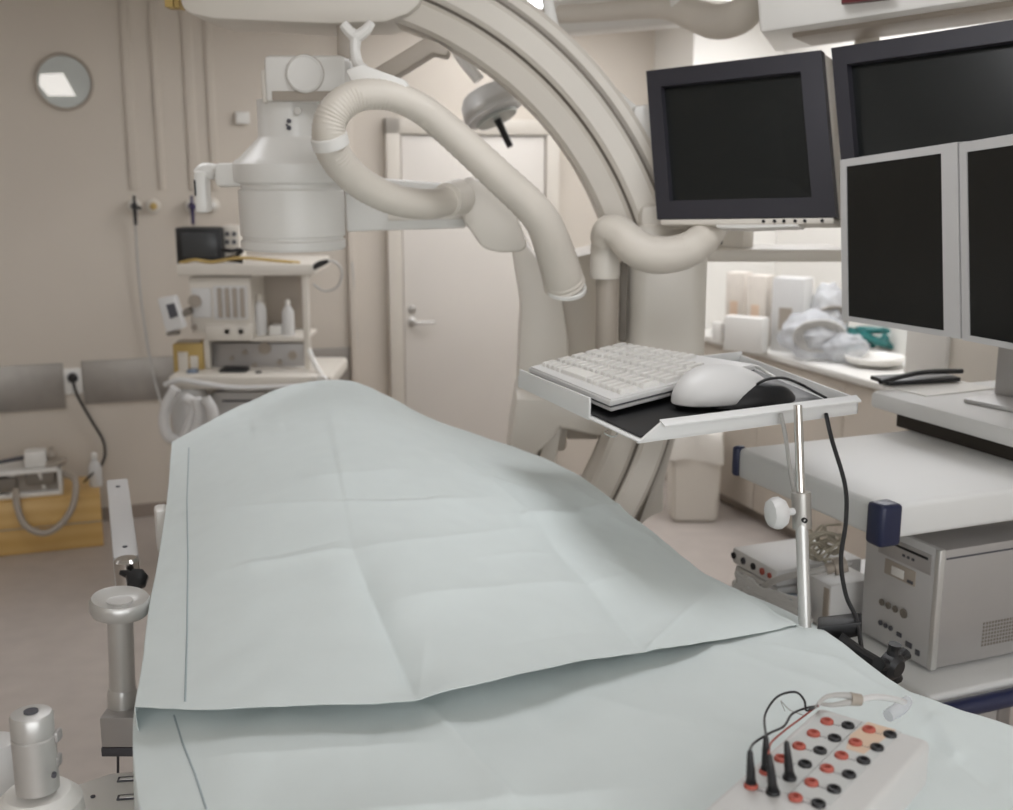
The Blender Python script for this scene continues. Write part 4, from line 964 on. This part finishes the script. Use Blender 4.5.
# drooping hose
cabp = [atb(62, 474, fb + .1), atb(75, 480, fb - .0), atb(73, 505, fb - .05), atb(60, 525, fb - .07), atb(43, 533, fb - .07), atb(25, 525, fb - .06), atb(17, 505, fb - .03), atb(16, 490, fb + .04)]
cab('suction_hose', cabp, .016, 'greyb', 'beige hose looping down over the front of the pine box', 'hose')
p = atb(97, 488, fb + .1); q = DFm.inverted() @ p
t = thing('spray_bottle', 'small white bottle on the right end of the pine box', 'bottle', DFm @ Vector((-.06, .16, 0)), RA)
MB(DFm).lathe((-.015, .16, 0), [(.03, 0), (.032, .005), (.032, .09), (.02, .12), (.014, .125), (.014, .14)], n=28).build('bottle_body', 'wplastic', t)
MB(DFm).lathe((-.015, .16, .14), [(.016, 0), (.016, .02), (.008, .028)], n=20).build('cap', 'white', t)
cab('floor_cable', [atb(84, 482, fb + .1), atb(90, 476, fb + .05), atb(96, 470, fb + .25)], .005, 'black', 'short dark cable between apparatus and bottle')

# ------------------------------------------------------------------ ANAESTHESIA MACHINE
AYm = 5.0
t = AM = thing('anaesthesia_machine', 'beige anaesthesia workstation with shelves and flow meters by the back wall', 'anaesthesia machine', (at(245, 400, AYm).x, AYm + .2, 0))
def part(name, m_, par=t, *rects, r=.006):
    m = MB()
    for (x0, y0, x1, y1, dY, dep) in rects: pbox(m, x0, y0, x1, y1, AYm + dY, dep, r=r)
    return m.build(name, m_, par)
part('top_shelf', 'cream', t, (176, 264, 313, 276, -.04, .5), r=.01)
part('side_post', 'cream', t, (303, 274, 309, 378, -.02, .04)); part('side_post', 'cream', t, (204, 340, 210, 378, 0, .04))
part('rear_panel', 'greyb', t, (212, 276, 309, 375, .3, .03))
cb = part('vaporiser_cabinet', 'cream', t, (190, 277, 251, 333, .0, .3))
part('gauge_panel', 'wplastic', cb, (213, 286, 247, 320, -.012, .02), (192, 288, 211, 318, -.008, .02))
part('flow_tubes', 'greyb', cb, *[(217 + k * 7.5, 288, 222 + k * 7.5, 318, -.02, .02) for k in range(4)])
m = MB(); m.lathe(at(195, 301, AYm - .008), [(.028, -.01), (.028, .014), (.02, .014), (.02, .01)], n=24, axis=(0, -1, 0)); m.build('gauge', 'greyb', cb)
m = MB()
for x, y in ((228, 330), (242, 330), (195, 326)): m.lathe(at(x, y + 1, AYm), [(.014, -.01), (.012, .02)], n=16, axis=(0, -1, 0))
m.build('control_knobs', 'greyb', cb)
part('cabinet_foot', 'cream', t, (205, 325, 252, 341, -.02, .25))
part('shelf_plate', 'cream', t, (250, 338, 306, 342, -.0, .3))
part('lower_panel', 'sgrey', t, (210, 343, 305, 376, .06, .05))
for x, y, r_ in ((265, 348, .028), (293, 355, .02), (245, 352, .012), (280, 362, .012), (255, 365, .012), (232, 358, .01)): MB().lathe(at(x, y, AYm + .06), [(r_, -.005), (r_, .015), (r_ * .7, .015), (r_ * .7, .01)], n=20, axis=(0, -1, 0)).build('dial', 'greyb', t)
part('worktop', 'cream', t, (168, 376, 332, 390, -.18, .5), r=.014)
part('drawer_block', 'wplastic', t, (214, 392, 326, 440, -.09, .4))
m = MB(); xx0, xx1 = at(214, 430, AYm).x, at(328, 430, AYm).x
m.bb(xx0, xx1, AYm - .05, AYm + .35, .1, at(270, 390, AYm).z, r=.01); m.build('lower_cabinet', 'cream', t)
m = MB()
for xx in (xx0 + .06, xx1 - .06):
    for yy in (AYm, AYm + .3): m.lathe((xx - .02, yy, .05), [(.03, 0), (.05, .006), (.05, .034), (.03, .04)], n=20, axis=(1, 0, 0)); m.cyl((xx, yy, .06), (xx, yy, .12), .015)
m.build('casters', 'black', t)
part('drawer_line', 'ink', t, (222, 400, 300, 402, -.094, .01), (222, 418, 300, 420, -.094, .01), r=.001)
m = MB(); m.tube([at(309, 350, AYm - .02), at(314, 362, AYm - .06), at(322, 376, AYm - .12)], .012, n=10); m.lathe(at(322, 380, AYm - .19), [(.02, -.02), (.025, .0), (.02, .02)], n=16, axis=(0, -1, 0)); m.build('side_arm', 'white', t)
# corrugated tubes (absorber)
for i, pts in enumerate(([(176, 388), (168, 402), (164, 420), (168, 436), (180, 442)], [(184, 398), (194, 405), (190, 425), (182, 442)], [(196, 398), (200, 415), (196, 434)], [(205, 398), (212, 410), (214, 428)])):
    m = MB(); m.tube([at(x, y, AYm - .25 - .02 * i) for x, y in pts], .022, n=14, steps=12, ripple=.12)
    tag(m.build('breathing_tube', 'wplastic'), ['outermost white corrugated tube left of the anaesthesia machine', 'second white breathing tube from the left on the anaesthesia machine', 'third breathing tube hanging under the worktop', 'rightmost breathing tube touching the drape edge'][i], 'tube', 'corrugated breathing tubes')
m = MB(); m.lathe(at(190, 410, AYm - .12), [(.075, -.16), (.08, -.12), (.08, .06), (.06, .1)], n=28); m.build('absorber_canister', 'wplastic', t)
m = MB(); m.lathe(at(190, 430, AYm - .12), [(.082, -.05), (.082, -.01)], n=28); m.build('canister_band', 'groove', t)
tag(MB().tube([at(165, 385, AYm - .2), at(180, 380, AYm - .22), at(205, 384, AYm - .24), at(240, 388, AYm - .24), at(300, 386, AYm - .22)], .011, n=12, steps=10).build('patient_tube', 'wplastic'), 'long white tube lying along the front of the worktop', 'tube')
# things on it
def small(name, rects, m_, label, cat, Y=AYm, r=.005):
    m = MB()
    for (x0, y0, x1, y1, dY, dep) in rects: pbox(m, x0, y0, x1, y1, Y + dY, dep, r=r)
    return tag(m.build(name, m_), label, cat)
t = thing('patient_monitor', 'small dark-screened patient monitor on the anaesthesia machine top shelf', 'monitor', at(200, 264, AYm + .1))
part('monitor_case', 'black', t, (176, 228, 222, 264, .05, .14), r=.003); part('monitor_screen', 'lcd', t, (182, 233, 216, 257, .045, .01), r=.001)
part('monitor_plinth', 'wplastic', t, (180, 261, 220, 265, .04, .2))
t = thing('gas_module', 'pale instrument block beside the small patient monitor', 'instrument', at(232, 264, AYm + .12))
part('module_case', 'cream', t, (222, 226, 240, 262, .1, .12)); part('module_ports', 'ink', t, (225, 232, 229, 236, .095, .01), (232, 232, 236, 236, .095, .01), (225, 240, 229, 244, .095, .01), (232, 240, 236, 244, .095, .01), r=.001)
tag(MB().tube([at(222, 250, AYm), at(232, 251, AYm - .02), at(242, 250, AYm), at(236, 256, AYm), at(226, 259, AYm - .01), at(243, 261, AYm)], .009, n=8).build('black_cable', 'black'), 'short black cable coiled beside the patient monitor', 'cable')
tag(MB().tube([at(180, 263, AYm - .0), at(195, 260, AYm - .02), at(212, 262, AYm - .02), at(240, 258, AYm - .02), at(280, 261, AYm), at(300, 263, AYm)], .007, n=8).build('yellow_tubing', 'yellow'), 'thin yellowish tubing draped on the top shelf', 'tubing')
tag(MB().tube([at(312, 268, AYm), at(322, 262, AYm), at(335, 262, AYm), at(342, 272, AYm), at(338, 286, AYm), at(325, 291, AYm), at(313, 284, AYm)], .005, n=8).build('loop_cable', 'cable'), 'thin cable loop hanging off the right end of the shelf', 'cable')
tag(MB().tube([at(313, 268, AYm - .02), at(320, 264, AYm - .02), at(328, 261, AYm - .02)], [.012, .014, .009], n=10).build('cable_clip', 'black'), 'black clip at the right end of the top shelf', 'clip')
t = thing('side_display', 'tilted white display unit on the left arm of the anaesthesia machine', 'display', at(172, 330, AYm - .1))
m = MB(); ppoly(m, [(157, 299), (174, 296), (184, 328), (166, 333)], AYm - .14, .06, .006); m.build('display_case', 'wplastic', t)
m = MB(); ppoly(m, [(166, 305), (174, 303), (178, 316), (170, 319)], AYm - .146, .01); m.build('display_screen', 'ink', t)
m = MB(); ppoly(m, [(166, 333), (178, 331), (178, 335), (167, 336)], AYm - .13, .04); m.tube([at(180, 315, AYm - .1), at(187, 312, AYm - .04), at(192, 310, AYm + .02)], .016, n=10); m.build('display_arm', 'groove', t)
t = thing('yellow_case', 'yellow translucent box with label left of the worktop', 'box', at(188, 374, AYm + .0))
part('case_body', 'yellow', t, (173, 344, 203, 375, -.02, .14)); part('case_label', 'cream', t, (178, 352, 188, 370, -.026, .01), (190, 356, 198, 369, -.026, .01), r=.001)
part('case_handle', 'greyb', t, (176, 341, 200, 345, .02, .04))
def bottle(x, y0, y1, hw, label, cap, Y=AYm + .1, m_='wplastic'):
    b = at(x, y1, Y); s = scl(Y, y1); H = (y1 - y0) * s; w = hw * s
    t = thing('bottle', label, 'bottle', b, 0, 'bottles on the machine shelf')
    MB().lathe(b, [(w * .9, 0), (w, .004), (w, H * .68), (w * .5, H * .82), (w * .35, H * .84)], n=24).build('bottle_body', m_, t)
    MB().lathe(b, [(w * .42, H * .83), (w * .42, H * .97), (w * .2, H)], n=18).build('bottle_cap', cap, t)
bottle(261, 294, 339, 6.5, 'tall pale bottle on the left of the machine shelf', 'cream')
bottle(289, 299, 339, 6, 'slim white bottle on the right of the machine shelf', 'white')
small('small_carton', [(269, 326, 282, 339, .08, .08)], 'white', 'small white carton between the two bottles', 'carton')
small('black_mask', [(218, 369, 246, 378, -.1, .1)], 'black', 'dark face mask lying on the machine worktop', 'mask', r=.015)
small('blue_cap', [(186, 370, 196, 377, -.12, .06)], 'blue', 'small blue cap at the left end of the worktop', 'cap', r=.01)
small('black_button', [(255, 372, 261, 377, -.12, .03)], 'black', 'tiny black knob on the worktop centre', 'knob')

# ------------------------------------------------------------------ RIGHT COUNTER + shelf
ZC = .905
a0c = 3.12
CB = thing('base_cabinet', 'long beige base cabinet along the right wall', 'cabinet', room(3.4, 3.5, 0), RA)
MB(RF).bb(a0c + .02, RWA - .005, 1.5, PB - .01, .06, ZC - .035, r=.004).build('cabinet_body', 'wall', CB)
MB(RF).bb(a0c + .06, RWA - .005, 1.5, PB - .02, 0.0, .06, r=.0).build('plinth', 'base', CB)
for k in range(5):
    d_ = MB(RF).bb(a0c + .002, a0c + .02, PB - .03 - (k + 1) * .7 + .004, PB - .03 - k * .7, .07, ZC - .045, r=.003).build('cabinet_door', 'wall', CB)
tag(MB(RF).bb(a0c - .03, RWA - .003, 1.5, PB - .012, ZC - .032, ZC, r=.005).build('worktop', 'white'), 'bright white counter top along the right wall', 'counter')
m = MB(); pbox(m, 688, 249, 850, 262, 3.45, .22, r=.008); m.build('side_shelf', 'cream', CARM)
b_end = ata(903, 350, a0c + .02).dot(E2)
t = thing('counter_cabinet', 'white upright cabinet standing on the counter behind the silver monitor', 'cabinet', room(3.4, b_end - .3, ZC), RA)
MB(RF).bb(a0c + .05, RWA - .01, b_end - .9, b_end, ZC, ata(903, 262, a0c + .02).z - .03, r=.004).build('cabinet_box', 'cream', t)
MB(RF).bb(a0c + .03, a0c + .05, b_end - .24, b_end - .005, ZC + .01, ata(903, 250, a0c + .02).z - .04, r=.003).build('cabinet_door', 'white', t)
# counter items, positions on the counter via atz at counter height
def citem(px, py, z=ZC): p = atz(px, py, z); return p
CG = 'cartons on the right counter'
def cbox(px, py, w, h, d, m_, label, name='carton', cat='carton', rz=RA - PI / 2 + .0, stripes=None):
    p = citem(px, py); t = thing(name, label, cat, p, rz)
    F = Matrix.Translation(p) @ Matrix.Rotation(rz, 4, 'Z')
    MB(F).bb(-w / 2, w / 2, 0, d, 0, h, r=.003).build('box_body', m_, t)
    if stripes: MB(F).bb(-w / 4, w / 6, -.002, .001, h * .3, h * .6, r=0).build('printed_band', stripes, t)
    return t, F
FR = math.radians(-35)
citems = [
 (716, 342, .05, .10, .06, 'white', 'small white box at the left end of the counter', None),
 (733, 343, .1, .36, .1, 'card', 'tall pale carton with faint red print on the counter', 'orange'),
 (754, 348, .1, .36, .1, 'card', 'second tall carton with red mark on the counter', 'orange'),
 (742, 352, .2, .17, .08, 'white', 'low white open carton in front of the tall cartons', None),
 (785, 352, .16, .36, .12, 'wplastic', 'pale grey carton behind the plastic bags', 'greyb'),
]
for px, py, w, h, d, m_, lb, s_2 in citems: cbox(px, py, w, h, d, m_, lb, rz=FR, stripes=s_2)
def bagm(px, py, d, label, m_='clear', name='plastic_bag', coil=True, cm='cable'):
    p = citem(px, py); t = thing(name, label, 'plastic bag', p, 0)
    MB().blob(p + Vector((0, 0, d[2] * .92)), d, sub=4, amp=.24, fr=8).build('film', m_, t)
    if coil:
        m = MB()
        for k in range(4):
            r_ = d[0] * (.4 + .13 * k); pts = [p + Vector((r_ * math.cos(a) , -d[1] * (.75 + .05 * k), d[2] * 1.05 + r_ * .6 * math.sin(a))) for a in [2 * PI * i / 12 for i in range(13)]]
            m.tube(pts, .008, n=7, steps=4)
        m.build('coiled_tubing', cm, t)
bagm(812, 358, (.15, .12, .115), 'bulky clear plastic bag of coiled tubing on the counter')
bagm(826, 350, (.1, .1, .17), 'upper clear bag with blue-grey tubing behind the larger bag', cm='strip')
bagm(845, 362, (.1, .08, .07), 'small clear bag beside the teal hose', coil=False)
p = citem(868, 352); m = MB(); random.seed(11)
for k in range(6):
    pts = [p + Vector((random.uniform(-.13, .13), random.uniform(-.08, .08), random.uniform(.02, .12))) for _ in range(5)]; m.tube(pts, .014, n=8, steps=6)
tag(m.build('teal_hose', 'teal'), 'crumpled teal tubing on the counter below the silver monitor', 'tubing')
p = citem(874, 366); tag(MB().lathe(p, [(.07, 0), (.12, .02), (.135, .045), (.13, .05), (.11, .03), (.05, .012)], n=36).build('white_bowl', 'white'), 'shallow white bowl at the right end of the counter', 'bowl')
# device on the wall shelf
p = at(722, 249, 3.5); zs1 = p.z + .001; t = thing('shelf_device', 'white boxy device with two dark vents on the shelf under the black monitor', 'device', (p.x, p.y, zs1), FR)
F = Matrix.Translation((p.x, p.y, zs1)) @ Matrix.Rotation(FR, 4, 'Z')
MB(F).bb(-.07, .06, .02, .1, 0, .06, r=.008).build('device_case', 'cream', t)
m = MB(F); m.bb(-.055, -.035, .015, .022, .012, .026); m.bb(-.028, -.008, .015, .022, .012, .026); m.build('device_vents', 'black', t)
# bin
p = atz(695, 523, 0); t = thing('waste_bin', 'white pedal bin with bag folded over its rim near the doorway', 'bin', p, RA)
F = Matrix.Translation(p) @ Matrix.Rotation(RA - .35, 4, 'Z'); hb = at(693, 446, p.y).z
tt = bmesh.new(); b_ = .115; tp_ = .13
MB(F).add((lambda t_: ([t_.verts.new(v) for v in ((-b_, 0, 0), (b_, 0, 0), (b_, .22, 0), (-b_, .22, 0), (-tp_, -.01, hb), (tp_, -.01, hb), (tp_, .24, hb), (-tp_, .24, hb))],
  t_.verts.ensure_lookup_table(), [t_.faces.new([t_.verts[i] for i in f]) for f in ((3, 2, 1, 0), (4, 5, 6, 7), (0, 1, 5, 4), (1, 2, 6, 5), (2, 3, 7, 6), (3, 0, 4, 7))], bmesh.ops.bevel(t_, geom=t_.edges[:], offset=.015, segments=3, affect='EDGES'), t_)[-1])(tt)).build('bin_body', 'cream', t)
m = MB(F); G = []
for i in range(5):
    row = []
    for k in range(33):
        a = 2 * PI * k / 32; cxn = max(-1, min(1, 1.35 * math.cos(a))); cyn = max(-1, min(1, 1.35 * math.sin(a)))
        sc_ = 1 + .04 * math.sin(a * 5 + i) ; off = (1.04, 1.07, 1.05, 1.0, .8)[i]; zz_ = (hb - .08, hb - .02, hb + .04, hb + .07, hb + .09)[i] + .015 * math.sin(a * 3 + 1)
        row.append((cxn * tp_ * off * sc_, .115 + cyn * .125 * off * sc_, zz_))
    G.append(row)
G.append([(0 + .01 * math.cos(k), .115 + .01 * math.sin(k), hb + .085) for k in range(33)])
m.grid(G); m.build('bin_bag', 'bag', t)

# ------------------------------------------------------------------ world / view
w = bpy.data.worlds.new('world'); sc.world = w; w.use_nodes = True
w.node_tree.nodes['Background'].inputs['Color'].default_value = (.8, .82, .85, 1); w.node_tree.nodes['Background'].inputs['Strength'].default_value = .3
sc.view_settings.view_transform = 'Standard'; sc.view_settings.look = 'None'; sc.view_settings.gamma = 1; sc.view_settings.use_curve_mapping = False
sc.view_settings.exposure = -0.37
